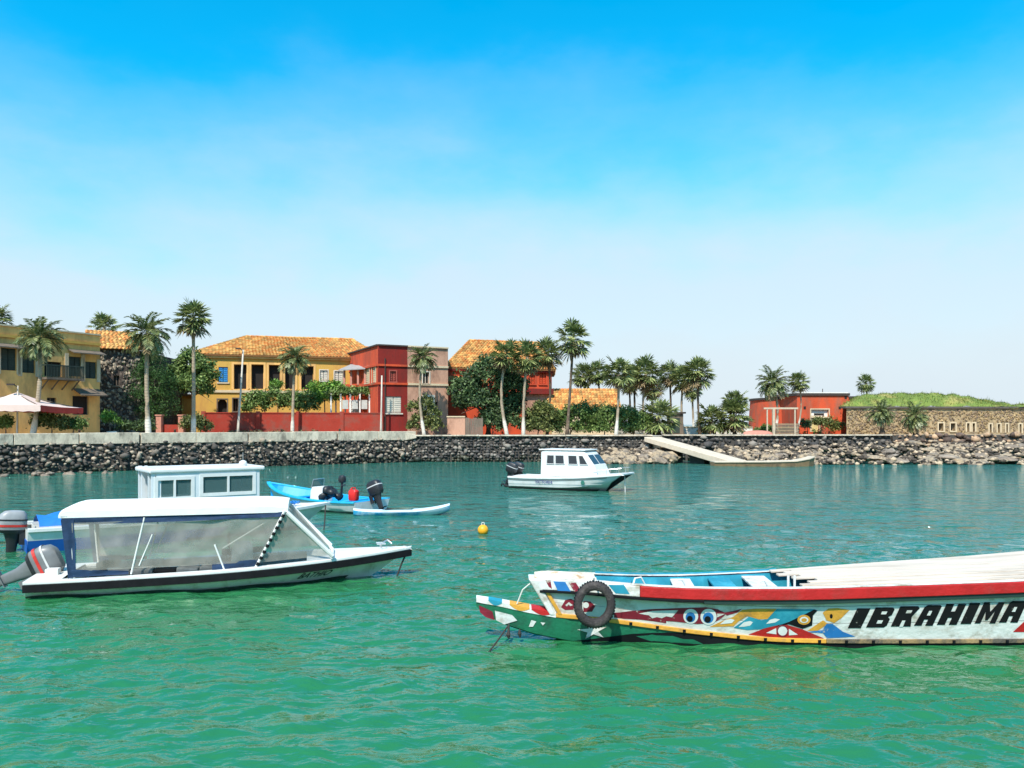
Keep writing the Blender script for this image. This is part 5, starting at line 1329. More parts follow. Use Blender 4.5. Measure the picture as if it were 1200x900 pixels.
for k in range(7):
    c = (1.55 + .16 * (k % 4), .25 + .22 * (k // 4) + .05 * k, .60 + .12 * (k % 3)); p, f_ = rock_np(2, (.22, .2, .2), .15, 900 + k); mb.add([Vector(c) + Vector(q) for q in p.tolist()], f_.tolist())
onboat(mb, 'gear_bag', m_motord, 'lumpy black gear bag beside the console of the cyan open boat', 'bag')
mb = MB(); mb.tube([(1.2, .5, .6), (1.1, .55, 1.05), (.95, .5, 1.1)], .035, 7); mb.tube([(1.35, .3, .6), (1.3, .3, 1.2)], .05, 7); mb.rings([(1.3, .3, 1.15, .12, .09), (1.3, .3, 1.22, .16, .12), (1.3, .3, 1.38, .15, .11), (1.3, .3, 1.44, .08, .06)], 14, 3)
onboat(mb, 'spare_motor', m_motord, 'small black spare outboard motor standing in the cyan open boat', 'motor', auto=True)

# ---- kayak
ka, kb = Vector(at(414, 30.9)), Vector(at(527, 31.4)); L_ = (kb - ka).length
o = thing('kayak', 'slim white and blue kayak floating beside the cyan open boat', 'kayak', (ka.x, ka.y, 0), math.atan2(kb.y - ka.y, kb.x - ka.x))
mb = MB(); top = MB(); rs = []; rt = []
for k in range(25):
    t = k / 24; w = .40 * math.sin(math.pi * min(1, max(0, t))) ** .6 + .012; zz = .16 + .20 * max(0, (t - .55) / .45) ** 2 + .06 * max(0, (.3 - t) / .3) ** 2; zb = -.10 + .26 * max(0, (t - .75) / .25) ** 2 + .1 * max(0, (.12 - t) / .12)
    rs.append([(L_ * t, -w, zz), (L_ * t, -w * .8, (zz + zb) / 2 - .03), (L_ * t, 0, zb), (L_ * t, w * .8, (zz + zb) / 2 - .03), (L_ * t, w, zz)])
    rt.append([(L_ * t, -w, zz), (L_ * t, -w * .5, zz + .06 - (.10 if .3 < t < .6 else 0)), (L_ * t, 0, zz + .075 - (.12 if .3 < t < .6 else 0)), (L_ * t, w * .5, zz + .06 - (.10 if .3 < t < .6 else 0)), (L_ * t, w, zz)])
mb.loft(rs, False); mb.build('hull', pm('blue_kayak_plastic', (.04, .36, .62), .4, .1, 2, second=(.55, .68, .72), sfac=(.5, .6), sscale=.5), o, smooth=True); top.loft(rt, False); top.build('deck', pm('pale_kayak_plastic', (.60, .70, .74), .4, .1, 2), o, smooth=True)

# ---- white cabin cruiser VICTORIA
o = thing('cabin_cruiser', 'small white cabin cruiser with blunt bow coloured dark as in shade anchored off the basalt wall', 'boat', (.30, 45.2, 0), R(-28))
h = Hull(6.5, 1.2, [(0, .62), (.5, .66), (1, .92)], 1.3, zc=.14, zk=-.3, full=.55, p=2.4, bmin=.8, flare=.9)
h.outer(o, m_gel); h.band(o, 'gunwale', m_gel, -.05, .05, -.14, .05, .02); h.strip(o, 'groove_shadow_strip', pm('grey_shadow_line', (.25, .25, .24), .6), 0, .9, lambda t: h.zs(t) - .14, lambda t: h.zs(t) - .10, .02)  # grey strip paints the shade of a side groove, none is cut
h.strip(o, 'bottom_paint', m_black, 0, .98, -.1, lambda t: .05 + .06 * t, .005); h.strip(o, 'spray_rail', m_gel, 0, .93, lambda t: .26 + .1 * t, lambda t: .31 + .1 * t, .012)
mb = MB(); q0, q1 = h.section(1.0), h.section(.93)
lo = [Vector(p) + Vector((.025, 0, -.02)) for p in q0]; mb.add(lo, [tuple(range(len(lo)))]); mb.build('bow_shade_face', m_black, o)  # black face painted in for the shade under the blunt bow
h.deck(o, 'deck', m_gel, .02, .992, .03, .05, inset=.08)
Mv = Matrix.Translation(o.location) @ Matrix.Rotation(R(-28), 4, 'Z')
prof_ = [(1.85, .66), (1.85, 2.02), (2.1, 2.10), (4.25, 2.08), (4.45, 2.0), (4.95, 1.35), (5.2, .80)]
mb = MB(); hw2 = .88; n = len(prof_)
mb.loft([[(x, y * (1 - .10 * max(0, z - 1.2)), z) for x, z in prof_] for y in (-hw2, hw2)]); mb.build('cabin', m_gel, o, bevel=.06)
mb = MB(); mb.box((3.1, 0, 2.13), (2.7, 1.72, .06)); mb.build('roof', m_gel, o, bevel=.02)
for sg in (-1, 1):
    for (xa, xb, xc, xd) in ((2.22, 2.66, 2.64, 2.24), (2.74, 3.26, 3.20, 2.72), (3.50, 4.02, 3.94, 3.46), (4.14, 4.60, 4.30, 4.06)):
        mb = MB(); y0 = lambda z: sg * (hw2 * (1 - .10 * (z - 1.2)) + .012)
        mb.loft([[(xa, y0(1.42), 1.38), (xb, y0(1.42), 1.38), (xc, y0(1.80), 1.84), (xd, y0(1.80), 1.84)], [(xa, y0(1.42) - sg * .03, 1.38), (xb, y0(1.42) - sg * .03, 1.38), (xc, y0(1.8) - sg * .03, 1.84), (xd, y0(1.8) - sg * .03, 1.84)]]); w = mb.build('window', m_glass, o)
        fm = MB(); P4 = [Vector((xa, y0(1.42), 1.38)), Vector((xb, y0(1.42), 1.38)), Vector((xc, y0(1.8), 1.84)), Vector((xd, y0(1.8), 1.84))]
        for a, b in zip(P4, P4[1:] + P4[:1]): fm.tube([a, b], .022, 6)
        fm.build('frame', m_silver, w)
for yy in (-.42, .42):
    mb = MB(); mb.loft([[(4.57, yy - .34, 1.88), (4.57, yy + .34, 1.88), (4.92, yy + .36, 1.42), (4.92, yy - .36, 1.42)], [(4.54, yy - .34, 1.86), (4.54, yy + .34, 1.86), (4.89, yy + .36, 1.40), (4.89, yy - .36, 1.40)]]); mb.build('windscreen', m_glass, o)
pts = [(x, -.98 + .42 * max(0, (x - 4.6) / 1.9) ** 2, h.zs(x / 6.5) + .32) for x in np.linspace(4.9, 6.35, 7)]
for sg in (1, -1):
    pp = [(p[0], p[1] * sg, p[2]) for p in pts]; mb = MB(); mb.tube(pp, .014, 6)
    for p in pp[1::2]: mb.tube([p, (p[0], p[1], p[2] - .34)], .012, 6)
    mb.build('pulpit_rail', m_steel, o)
outboard(o, (-.05, -.35, .66), R(20), m_motord, m_motord, None, 0, 1.0, m_silver); outboard(o, (-.05, .4, .66), R(20), m_motord, m_motord, None, 0, 1.0, m_silver)
tA, tB = 1.75 / 6.5, 2.85 / 6.5
text_part(o, 'VICTORIA', lambda u, v: h.side(tA + (tB - tA) * u, .34 + .16 * v, .045), pm('blue_lettering', (.03, .05, .22), .6))
mb = MB(); c = h.side(.72, .46, .025); mb.tube([c, c + Vector((0, -.012, 0))], .11, 14); mb.build('round_badge', pm('green_badge', (.03, .16, .12), .6), o)
world_rope([tuple(Mv @ Vector(p)) for p in ((6.42, -.3, .80), (6.46, -.36, .4), (6.5, -.45, -.08))], .02, m_rope, 'pale mooring rope dropping from the bow of the cabin cruiser')

# ---- buoy
x, y = at(566, 25.8); o = thing('buoy', 'yellow orange ball buoy floating alone in open water', 'buoy', (x, y, 0))
mb = MB(); mb.rings([(0, 0, .13 + .17 * math.sin(a), max(.01, .17 * math.cos(a)), max(.01, .17 * math.cos(a))) for a in np.linspace(-1.5, 1.5, 14)], 20, 2); mb.build('float', pm('yellow_orange_plastic', (.80, .36, .015), .45, .12, 6), o, smooth=True)
mb = MB(); mb.tube([(.05 * math.cos(a), 0, .32 + .05 * math.sin(a)) for a in np.linspace(0, 6.3, 13)], .014, 6); mb.build('lifting_eye', m_rope, o)
# ------------------------------------------------------------------ painted pirogue
PX0 = Vector((4.2, 13.5, 0))
o = pir = thing('pirogue', 'long painted wooden pirogue with eyes, red rail and name IBRAHIMA', 'boat', tuple(PX0))
ip = lambda xs_, ys_: (lambda x: float(np.interp(x, xs_, ys_)))
def smooth_ip(xs_, ys_):
    xx = np.linspace(xs_[0], xs_[-1], 200); yy = np.interp(xx, xs_, ys_)
    k = np.ones(15) / 15; yp = np.pad(yy, 7, mode='reflect', reflect_type='odd'); yy = np.convolve(yp, k, 'valid'); return lambda x: float(np.interp(x, xx, yy))
XB, XE = .36, 11.6
Yg = smooth_ip([.2, .36, 1.0, 2.0, 3.2, 4.6, 6.5, 8.2, 11.6], [13.16, 13.10, 12.96, 12.84, 12.76, 12.70, 12.68, 12.70, 12.95])     # near gunwale
Yf = smooth_ip([.2, .36, 1.0, 2.0, 3.2, 4.6, 6.5, 8.2, 11.6], [13.34, 13.40, 13.54, 13.72, 13.95, 14.22, 14.58, 14.85, 14.90])     # far gunwale
zg = smooth_ip([.2, .36, .8, 1.4, 2.0, 3.0, 4.6, 8.15, 11.6], [.96, .965, .985, .95, .90, .87, .885, 1.01, 1.30])
zc = smooth_ip([.2, .75, 1.4, 1.8, 2.6, 4.0, 5.0, 12.], [.46, .41, .375, .32, .21, .075, .055, .07])
Ycn = lambda x: Yg(x) + .03 + .16 * min(1, max(0, (x - .3) / 2.0))      # chine, near side
Ycf = lambda x: Yf(x) - .03 - .16 * min(1, max(0, (x - .3) / 2.0))
m_pw = pm('worn_white_paint', (.66, .66, .62), .55, .10, 3, .25, 14, second=(.33, .27, .19), sfac=(.50, .68), sscale=3.2, stretch=(.6, 1, .8))
m_pr = pm('red_boat_paint', (.42, .014, .014), .45, .15, 3, .2, 16, second=(.30, .03, .025), sfac=(.52, .7), sscale=2.0)
m_pg = pm('green_boat_paint', (.012, .15, .075), .5, .2, 3, .25, 12, second=(.02, .07, .045), sfac=(.5, .68), sscale=1.6)
m_py = pm('ochre_boat_paint', (.62, .30, .04), .55, .2, 4, .2, 16, second=(.33, .19, .06), sfac=(.55, .7), sscale=3)
m_batt = pm('weathered_stained_batten', (.30, .20, .09), .8, .3, 5, .4, 20, second=(.07, .06, .045), sfac=(.44, .58), sscale=2.5)
m_pk = pm('black_boat_paint', (.008, .009, .010), .6, .2, 4, spec=.12)
m_pt = pm('teal_boat_paint', (.02, .24, .33), .5, .18, 3, second=(.05, .33, .40), sfac=(.5, .7))
CH = dict(second=(.46, .42, .35), sfac=(.60, .66), sscale=7)
m_pm = pm('maroon_boat_paint', (.20, .012, .028), .55, .2, 4, **CH)
m_pb = pm('sky_blue_boat_paint', (.02, .16, .42), .55, .2, 4, **CH)
m_let = pm('black_lettering_paint', (.010, .010, .011), .6, .2, 4, spec=.12, second=(.30, .28, .24), sfac=(.64, .70), sscale=8)
m_deckw = pm('bleached_deck_board', (.60, .50, .40), .75, .16, 2, .2, 14, second=(.42, .33, .24), sfac=(.52, .72), sscale=1.6, stretch=(.3, 1.5, 1))
xsN = np.concatenate([np.linspace(XB, 2, 16), np.linspace(2.2, XE, 30)])
# bottom: carved log running forward as a long beak
def log_w(x):     # (near top y, far top y, top z, bottom z)
    if x < .95:
        k = (x + .56) / 1.51; c = 13.25; w = .055 + .15 * k ** .8; zt = float(np.interp(x, [-.56, -.2, .3, .75, .95], [.655, .60, .50, .43, .405]))
        zb = float(np.interp(x, [-.56, -.5, -.3, -.05, .35, .95], [.52, .44, .32, .19, .06, -.06])); return c - w, c + w, zt, zb
    return Ycn(x), Ycf(x), zc(x), float(np.interp(x, [.95, 1.6, 3, 12], [-.06, -.14, -.28, -.35]))
def log_y(x, z):
    x = max(-.555, x); a, b, zt, zb = log_w(x); t = (zt - z) / max(1e-3, zt - zb); m_ = (a + b) / 2
    return a + (.012 * t / .45 if t < .45 else .012 + ((m_ - a) * .35 - .012) * min(1, (t - .45) / .45))
rs = []
for x in list(np.linspace(-.56, .95, 22)) + list(np.linspace(1.1, XE, 30)):
    a, b, zt, zb = log_w(x); m_ = (a + b) / 2
    rs.append([(x, a, zt), (x, a + .012, zt * .55 + zb * .45), (x, a + (m_ - a) * .35, zb * .9 + zt * .1), (x, m_, zb), (x, b - (b - m_) * .35, zb * .9 + zt * .1), (x, b - .012, zt * .55 + zb * .45), (x, b, zt), (x, m_, zt + (.02 if x < .9 else -.02))])
mb = MB(); mb.loft(rs); mb.build('keel_log', m_pg, o, world=True, smooth=True, auto=True)
def side_y(x, z, far=False):
    zt, zb = zg(x), zc(x); k = (z - zb) / (zt - zb); k = max(-.2, min(1.2, k))
    return (Ycf(x) + (Yf(x) - Ycf(x)) * k) if far else (Ycn(x) + (Yg(x) - Ycn(x)) * k)
def xbow(z): return XB + (.95 - z) * .58 if z < 1.2 else XB          # raked stem line
for far in (False, True):
    sg = 1 if far else -1; rs = []; ri = []
    for i, x in enumerate(xsN):
        zs_ = [zc(x) + (zg(x) - zc(x)) * k for k in (0, .33, .66, 1)]
        fo = lambda z: x if i else xbow(z)
        if i < 15: fo = lambda z, x=x, i=i: xbow(z) + (2 - xbow(z)) * i / 15
        rs.append([(fo(z), side_y(max(fo(z), .3), z, far), z) for z in zs_] + [(fo(z), side_y(max(fo(z), .3), z, far) - sg * .045, z) for z in reversed(zs_)])
        ri.append([(fo(z), side_y(max(fo(z), .3), z, far) - sg * .049, z + .0) for z in zs_[:1] + zs_[-1:]])
    for k0, k1 in ((0, .325), (.335, .655), (.665, 1)):
        mb = MB(); rp = []
        for i, x in enumerate(xsN):
            zs_ = [zc(x) + (zg(x) - zc(x)) * k for k in (k0, k1)]
            fo = (lambda z, i=i: xbow(z) + (2 - xbow(z)) * i / 15) if i < 15 else (lambda z, x=x: x)
            rp.append([(fo(z), side_y(max(fo(z), .3), z, far), z) for z in zs_] + [(fo(z), side_y(max(fo(z), .3), z, far) - sg * .045, z) for z in reversed(zs_)])
        mb.loft(rp); mb.build('side_plank', m_pw, o, world=True)
    mb = MB(); mb.loft(ri, False); mb.build('inner_lining', m_pt, o, world=True)
# rails
def rail(name, mat, xa, xb, z0, z1, outp, inp, far, n=24, bev=.012):
    sg = 1 if far else -1; mb = MB(); rs = []
    for x in np.linspace(xa, xb, n):
        y = Yf(x) if far else Yg(x); rs.append([(x, y - sg * inp, zg(x) + z0), (x, y + sg * outp, zg(x) + z0), (x, y + sg * outp, zg(x) + z1), (x, y - sg * inp, zg(x) + z1)])
    mb.loft(rs); return mb.build(name, mat, o, world=True, bevel=bev)
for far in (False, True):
    rail('red_rail', m_pr, 2.02, XE, -.155, .015, .05, .02, far)
    rail('bow_rail', m_pw, .40, 2.017, -.155, .015, .045, .02, far, 14)
    rail('rubbing_strip', m_pk, .46, 3.0, -.20, -.158, .055, .0, far, 20, .006)
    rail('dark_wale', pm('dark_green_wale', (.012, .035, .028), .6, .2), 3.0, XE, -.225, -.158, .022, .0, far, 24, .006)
    rail('gunwale_cap', m_pw, .42, XE, .017, .035, .03, .07, far, 30, .006)
    mb = MB(); sg = 1 if far else -1; rs = []                            # ochre chine batten
    for nm, mt, xa_, xb_ in (('chine_batten', m_py, .72, 4.95), ('weathered_batten', m_batt, 4.955, XE)):
        mb = MB(); rs = []
        for x in np.linspace(xa_, xb_, 26):
            y = (Ycf if far else Ycn)(x); rs.append([(x, y - sg * .01, zc(x) - .045), (x, y + sg * .032, zc(x) - .045), (x, y + sg * .032, zc(x) + .02), (x, y - sg * .01, zc(x) + .02)])
        mb.loft(rs); mb.build(nm, mt, o, world=True, bevel=.008)
    if not far:
        mb = MB()
        for x in np.arange(1.9, 8.3, .42): mb.box((x, Ycn(x) - .034, zc(x) - .015), (.045, .02, .045), .3)
        mb.build('batten_bolts', m_pk, o, world=True, kind='stuff')
mb = MB(); mb.loft([[(x, log_y(x, z) - .008, z) for z in (min(zc(x) - .04, -.04 + .17 * min(1, (x - .9) / .9) + .02 * math.sin(x * 3)), -.05, -.08, -.12)] for x in np.linspace(.95, XE, 34)], False); mb.build('bottom_paint', m_pk, o, world=True)
# stem board, its ochre edge and little foredeck
mb = MB(); z0, z1 = .40, .985; xa, xb = xbow(z0), xbow(z1)
mb.loft([[(xa - .05, 13.05, z0), (xa + .05, 13.05, z0), (xa + .05, 13.45, z0), (xa - .05, 13.45, z0)], [(xb - .06, 13.03, z1), (xb + .10, 13.03, z1), (xb + .10, 13.47, z1), (xb - .06, 13.47, z1)]]); mb.build('stem_board', m_pw, o, world=True, bevel=.02)
mb = MB(); mb.loft([[(xbow(z) + .09, side_y(xbow(z) + .1, z) - .035, z), (xbow(z) + .15, side_y(xbow(z) + .15, z) - .035, z), (xbow(z) + .15, side_y(xbow(z) + .15, z) + .0, z), (xbow(z) + .09, side_y(xbow(z) + .1, z) + .0, z)] for z in (.42, .7, .9)]); mb.build('stem_edge', m_py, o, world=True)
mb = MB(); rs = []
for x in np.linspace(.38, 1.35, 10): rs.append([(x, Yg(x) - .02, zg(x) + .04), (x, (Yg(x) + Yf(x)) / 2, zg(x) + .11 - .05 * abs(x - .6)), (x, Yf(x) + .02, zg(x) + .04), (x, Yf(x), zg(x) + .0), (x, Yg(x), zg(x) + .0)])
mb.loft(rs); mb.build('foredeck', pm('peeling_cream_paint', (.66, .58, .46), .7, .15, 4, .3, 16, second=(.40, .22, .10), sfac=(.5, .62), sscale=4), o, world=True, bevel=.01)
# floor, thwarts, deck planks
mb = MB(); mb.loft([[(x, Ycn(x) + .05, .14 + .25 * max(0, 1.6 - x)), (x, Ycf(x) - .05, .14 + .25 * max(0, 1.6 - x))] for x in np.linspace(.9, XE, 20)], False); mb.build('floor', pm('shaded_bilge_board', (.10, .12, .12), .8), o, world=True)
for x, w, mt in ((1.75, .30, m_pt), (2.75, .34, m_pw), (3.42, .36, m_pt), (4.05, .40, m_pw)):
    mb = MB(); z = zg(x) - .07; mb.loft([[(x - w / 2, Yg(x) + .05, z), (x + w / 2, Yg(x) + .05, z), (x + w / 2, Yg(x) + .05, z + .04), (x - w / 2, Yg(x) + .05, z + .04)], [(x - w / 2 + .1, Yf(x) - .05, z), (x + w / 2 + .1, Yf(x) - .05, z), (x + w / 2 + .1, Yf(x) - .05, z + .04), (x - w / 2 + .1, Yf(x) - .05, z + .04)]]); mb.build('thwart', mt, o, world=True, bevel=.01)
npl = 9
for k in range(npl):
    mb = MB(); rs = []; xs0 = 4.55 + .10 * ((k * 7) % 5) - .22 * k / npl; dz = rng.uniform(-.006, .010)
    for x in np.linspace(xs0, XE, 16):
        a, b = Yg(x) + .075, Yf(x) - .05; y0 = a + (b - a) * (k + .05) / npl; y1 = a + (b - a) * (k + .95) / npl; zz = zg(x) + .045 + dz + .03 * math.sin(math.pi * (k + .5) / npl)
        rs.append([(x, y0, zz - .03), (x, y1, zz - .03), (x, y1, zz), (x, y0, zz)])
    mb.loft(rs); mb.build('deck_plank', m_deckw, o, world=True, bevel=.004)
for x in (5.0, 6.2, 7.4, 8.6, 10):
    mb = MB(); mb.box((x, (Yg(x) + Yf(x)) / 2, zg(x) - .02), (.08, Yf(x) - Yg(x) - .1, .06)); mb.build('deck_beam', m_wood, o, world=True)
mb = MB()                                                             # low board along the far edge
rs = [[(x, Yf(x) - .03, zg(x) + .03), (x, Yf(x) + .02, zg(x) + .03), (x, Yf(x) + .02, zg(x) + .055), (x, Yf(x) - .03, zg(x) + .055)] for x in np.linspace(1.4, 4.6, 16)]
mb.loft(rs); mb.build('far_washboard', m_pt, o, world=True)
for x in (1.98, 2.62, 3.9):                                            # iron hoops on the gunwale
    mb = MB(); y = Yg(x) + .03; mb.tube([(x - .06, y, zg(x) + .02), (x - .02, y + .06, zg(x) + .11), (x + .08, y + .1, zg(x) + .12), (x + .16, y + .14, zg(x) - .02)], .014, 6); mb.build('gunwale_hoop', m_tubew, o, world=True)
for x in (4.42, 4.52):
    mb = MB(); y = Yg(x) + .35; mb.tube([(x, y, zg(x) - .1), (x, y, zg(x) + .15)], .02, 6); mb.build('deck_post', m_tubew, o, world=True)

# paint work on the near side: shapes drawn in the photo's columns/rows, laid on the planking
def c5(x, y): return (550 + x * .19167, 660 + y * .19167)
def c6(x, y): return (730 + x * .2, 650 + y * .2)
def c7(x, y): return (940 + x * .21667, 640 + y * .21667)
def to_xz(px, py, surf):
    d = 12.85
    for _ in range(3):
        X_ = (px - CX) / FPX * d; Z_ = CAMZ - (py - HY) * d / FPX; d = surf(X_, Z_)
    return X_, Z_
def clip(poly, x, keep_gt):
    out = []
    for i in range(len(poly)):
        a, b = poly[i], poly[(i + 1) % len(poly)]; ia, ib = (a[0] > x) == keep_gt, (b[0] > x) == keep_gt
        if ia: out.append(a)
        if ia != ib: t = (x - a[0]) / (b[0] - a[0]); out.append((x, a[1] + t * (b[1] - a[1])))
    return out
def decal(mb, pts, off=.004, surf=None, step=.25, frame=c6):
    sf = surf or (lambda X_, Z_: side_y(max(X_, .3), Z_))
    q = [to_xz(*frame(*p), sf) for p in pts]
    x0, x1 = min(p[0] for p in q), max(p[0] for p in q); k0 = math.floor(x0 / step)
    for k in range(k0, math.ceil(x1 / step)):
        c = clip(clip(q, k * step, True), (k + 1) * step, False)
        if len(c) < 3: continue
        tri = tessellate_polygon([[Vector((p[0], p[1], 0)) for p in c]])
        mb.add([(p[0], sf(p[0], p[1]) - off, p[1]) for p in c], [tuple(t) for t in tri])
def circ(cx, cy, rx, ry=None, n=22): return [(cx + rx * math.cos(2 * math.pi * k / n), cy + (ry or rx) * math.sin(2 * math.pi * k / n)) for k in range(n)]
def paint(name, mat, shapes, off=.004, surf=None, frame=c6):
    for s_ in shapes:
        mb = MB(); decal(mb, s_, off, surf, frame=frame); r_ = mb.build(name, mat, o, world=True)
    return r_
paint('painted_maroon_band', m_pm, [[(-30, 345), (40, 336), (150, 325), (340, 318), (480, 314), (550, 326), (600, 350), (560, 385), (520, 405), (430, 411), (300, 397), (150, 388), (0, 380), (-30, 372)], [(590, 345), (640, 335), (690, 322), (660, 345), (600, 362)]])
paint('painted_white_flash', m_pw, [[(90, 350), (170, 335), (320, 330), (283, 372), (250, 366), (225, 377), (195, 370), (170, 378), (150, 360)], [(545, 350), (590, 352), (545, 372)]], .007)
for cx, cy, r_ in ((392, 366, 43), (495, 369, 47)):
    e_ = paint('painted_eye', m_gel, [circ(cx, cy, r_)], .007)
    e2 = paint('painted_iris', m_pb, [circ(cx - 2, cy + 5, r_ * .66)], .010); e3 = paint('painted_pupil', m_pk, [circ(cx - 6, cy + 14, r_ * .40)], .013)
    e2.parent = e_; e3.parent = e_
paint('painted_ochre_swash', m_py, [[(500, 428), (560, 400), (640, 368), (690, 328), (760, 322), (890, 322), (835, 382), (780, 384), (720, 366), (670, 395), (640, 424)]])
paint('painted_teal_swash', m_pt, [[(640, 432), (690, 398), (730, 368), (800, 388), (836, 383), (890, 323), (1110, 325), (1040, 362), (960, 402), (800, 440), (720, 445)]], .0055)
paint('painted_white_petal', m_gel, [[(560, 412), (590, 388), (625, 380), (646, 388), (630, 405)], [(668, 428), (700, 400), (735, 393), (752, 400), (735, 420), (700, 426)], [(828, 410), (850, 386), (880, 378), (908, 384), (880, 402)]], .008)
paint('painted_black_comma', m_pk, [[(880, 425), (960, 398), (1040, 360), (1108, 326), (1126, 332), (1100, 360), (1095, 418), (1040, 438), (1000, 425), (960, 412)]], .0065)
paint('painted_ochre_ring', m_py, [circ(1047, 386, 38, 29)], .009); paint('painted_ring_centre', m_gel, [circ(1047, 386, 25, 18)], .012); paint('painted_ring_core', m_py, [circ(1047, 387, 16, 11)], .014)
paint('painted_red_fish', m_pr, [[(725, 472), (830, 432), (925, 408), (1040, 442), (1165, 494), (1000, 492), (850, 486)]]); paint('painted_white_disc', m_gel, [circ(923, 450, 34), [(828, 462), (886, 434), (888, 470)], [(960, 438), (1012, 472), (960, 476)]], .008)
paint('painted_disc_ring', m_pm, [[*[(923 + 34 * math.cos(a), 450 + 34 * math.sin(a)) for a in np.linspace(0, 6.2, 24)], *[(923 + 27 * math.cos(a), 450 + 27 * math.sin(a)) for a in np.linspace(6.2, 0, 24)]]], .011)
paint('painted_ochre_leaf', m_py, [[(98, 365), (130, 342), (180, 340), (242, 350), (200, 392), (160, 420), (118, 405)], [(15, 462), (100, 405), (126, 424), (70, 462)]], frame=c7); paint('painted_leaf_spot', m_pk, [circ(143, 383, 8, 12)], .008, frame=c7)
paint('painted_blue_swallow', m_pb, [[(15, 468), (95, 458), (118, 424), (150, 424), (205, 466), (272, 492), (180, 498), (120, 500), (100, 474)]], .0055, frame=c7)
paint('painted_red_corner', m_pr, [[(1115, 468), (1200, 388), (1330, 380), (1330, 470)]], frame=c7)
# slanted block capitals
def slant(x0, x1, yb, yt, sh):
    return lambda u, v: (x0 + (x1 - x0) * u + sh * v, yb + (yt - yb) * v)
def letter(ch, x0, x1, yb, yt, sh=52):
    f_ = slant(x0, x1, yb, yt, sh); P_ = lambda *q: [f_(*p) for p in q]; blk, wht = [], []
    if ch == 'I': blk = [P_((0, 0), (1, 0), (1, 1), (0, 1))]
    if ch in 'BR':
        blk = [P_((0, 0), (.9, 0), (1, .1), (1, .42), (.86, .52), (1, .62), (1, .9), (.88, 1), (0, 1)) if ch == 'B' else P_((0, 0), (1, 0), (.96, .35), (.8, .48), (1, .6), (1, .9), (.88, 1), (0, 1))]
        wht = [P_((.42, .66), (.68, .66), (.68, .80), (.42, .80))] + ([P_((.42, .2), (.68, .2), (.68, .36), (.42, .36))] if ch == 'B' else [P_((.42, -.01), (.60, -.01), (.58, .3), (.42, .3))])
    if ch == 'A': blk = [P_((0, 0), (.40, 0), (.40, .3), (.60, .3), (.60, 0), (1, 0), (1, .94), (.9, 1), (.22, 1), (.1, .9))]; wht = [P_((.42, .50), (.60, .50), (.60, .72), (.44, .72))]
    if ch == 'H': blk = [P_((0, 0), (.40, 0), (.40, .34), (.60, .34), (.60, 0), (1, 0), (1, 1), (.60, 1), (.60, .64), (.40, .64), (.40, 1), (0, 1))]
    if ch == 'M': blk = [P_((0, 0), (.28, 0), (.28, .55), (.44, .15), (.56, .15), (.72, .58), (.72, 0), (1, 0), (1, 1), (.72, 1), (.5, .55), (.28, 1), (0, 1))]
    return blk, wht
words = [('I', 240, 312), ('B', 338, 446), ('R', 470, 580), ('A', 594, 696), ('H', 716, 824), ('I', 842, 900), ('M', 918, 1030), ('A', 1048, 1150)]
for ch, x0, x1 in [(c_, a_ - 9, b_ - 11) for c_, a_, b_ in words]:
    ln_b = lambda x: 447 - (x - 240) * .037; b_, w_ = letter(ch, x0, x1, ln_b(x0), ln_b(x0) - 106 - .012 * (x0 - 240))
    lt = paint('painted_letter', m_let, b_, .006, frame=c7)
    for w1 in w_: q = paint('letter_counter', m_pw, [w1], .009, frame=c7); q.parent = lt
# bow: small fish face, blue / red / teal lozenges on the rail, star and flashes on the log
paint('painted_small_fish', m_pm, [[(565, 275), (590, 232), (625, 224), (645, 235), (640, 290), (590, 292)], [(700, 238), (742, 240), (772, 268), (752, 302), (700, 304)], [(885, 308), (1050, 300), (1120, 322), (1200, 338), (1200, 372), (1060, 352), (885, 338)]], frame=c5)
paint('painted_small_eye', m_gel, [circ(715, 262, 18)], .008, frame=c5); paint('painted_squiggle', m_pw, [[(590, 262), (612, 244), (636, 262), (620, 268), (611, 258), (600, 270)]], .008, frame=c5)
rs_ = lambda X_, Z_: Yg(max(X_, .3)) - .045
paint('painted_blue_lozenge', m_pb, [[(518, 118), (590, 122), (625, 182), (545, 176)]], .004, rs_, c5); paint('painted_maroon_lozenge', m_pm, [[(612, 126), (655, 128), (690, 182), (645, 182)], [(470, 112), (500, 108), (510, 165), (490, 150)]], .004, rs_, c5)
paint('painted_teal_lozenge', m_pt, [[(850, 140), (945, 140), (980, 196), (895, 192)]], .004, rs_, c5)
ls = log_y
paint('painted_star', m_pw, [[(755 + (95 if k % 2 == 0 else 34) * math.cos(math.pi / 2 + k * math.pi / 5 + .15), 418 - (55 if k % 2 == 0 else 20) * math.sin(math.pi / 2 + k * math.pi / 5 + .15)) for k in range(10)]], .010, log_y, c5)
paint('painted_beak_tip', m_pm, [[(68, 262), (150, 300), (163, 352), (110, 335), (75, 305)]], .012, ls, c5); paint('painted_beak_flash', m_pw, [[(165, 295), (270, 322), (300, 355), (222, 378), (172, 352)]], .012, ls, c5)
paint('painted_log_flash', m_pw, [[(385, 352), (415, 360), (395, 392), (370, 392)], [(440, 365), (470, 368), (455, 385)]], .012, ls, c5)
mb = MB(); rs = []
for x in np.linspace(-.555, .72, 14): a, b, zt, zb = log_w(x); rs.append([(x, a - .008, zt + .012), (x, a - .008, zt - .07), (x, b + .008, zt - .07), (x, b + .008, zt + .012), (x, (a + b) / 2, zt + .035)])
mb.loft(rs); mb.build('beak_cap', m_pw, o, world=True, bevel=.006)
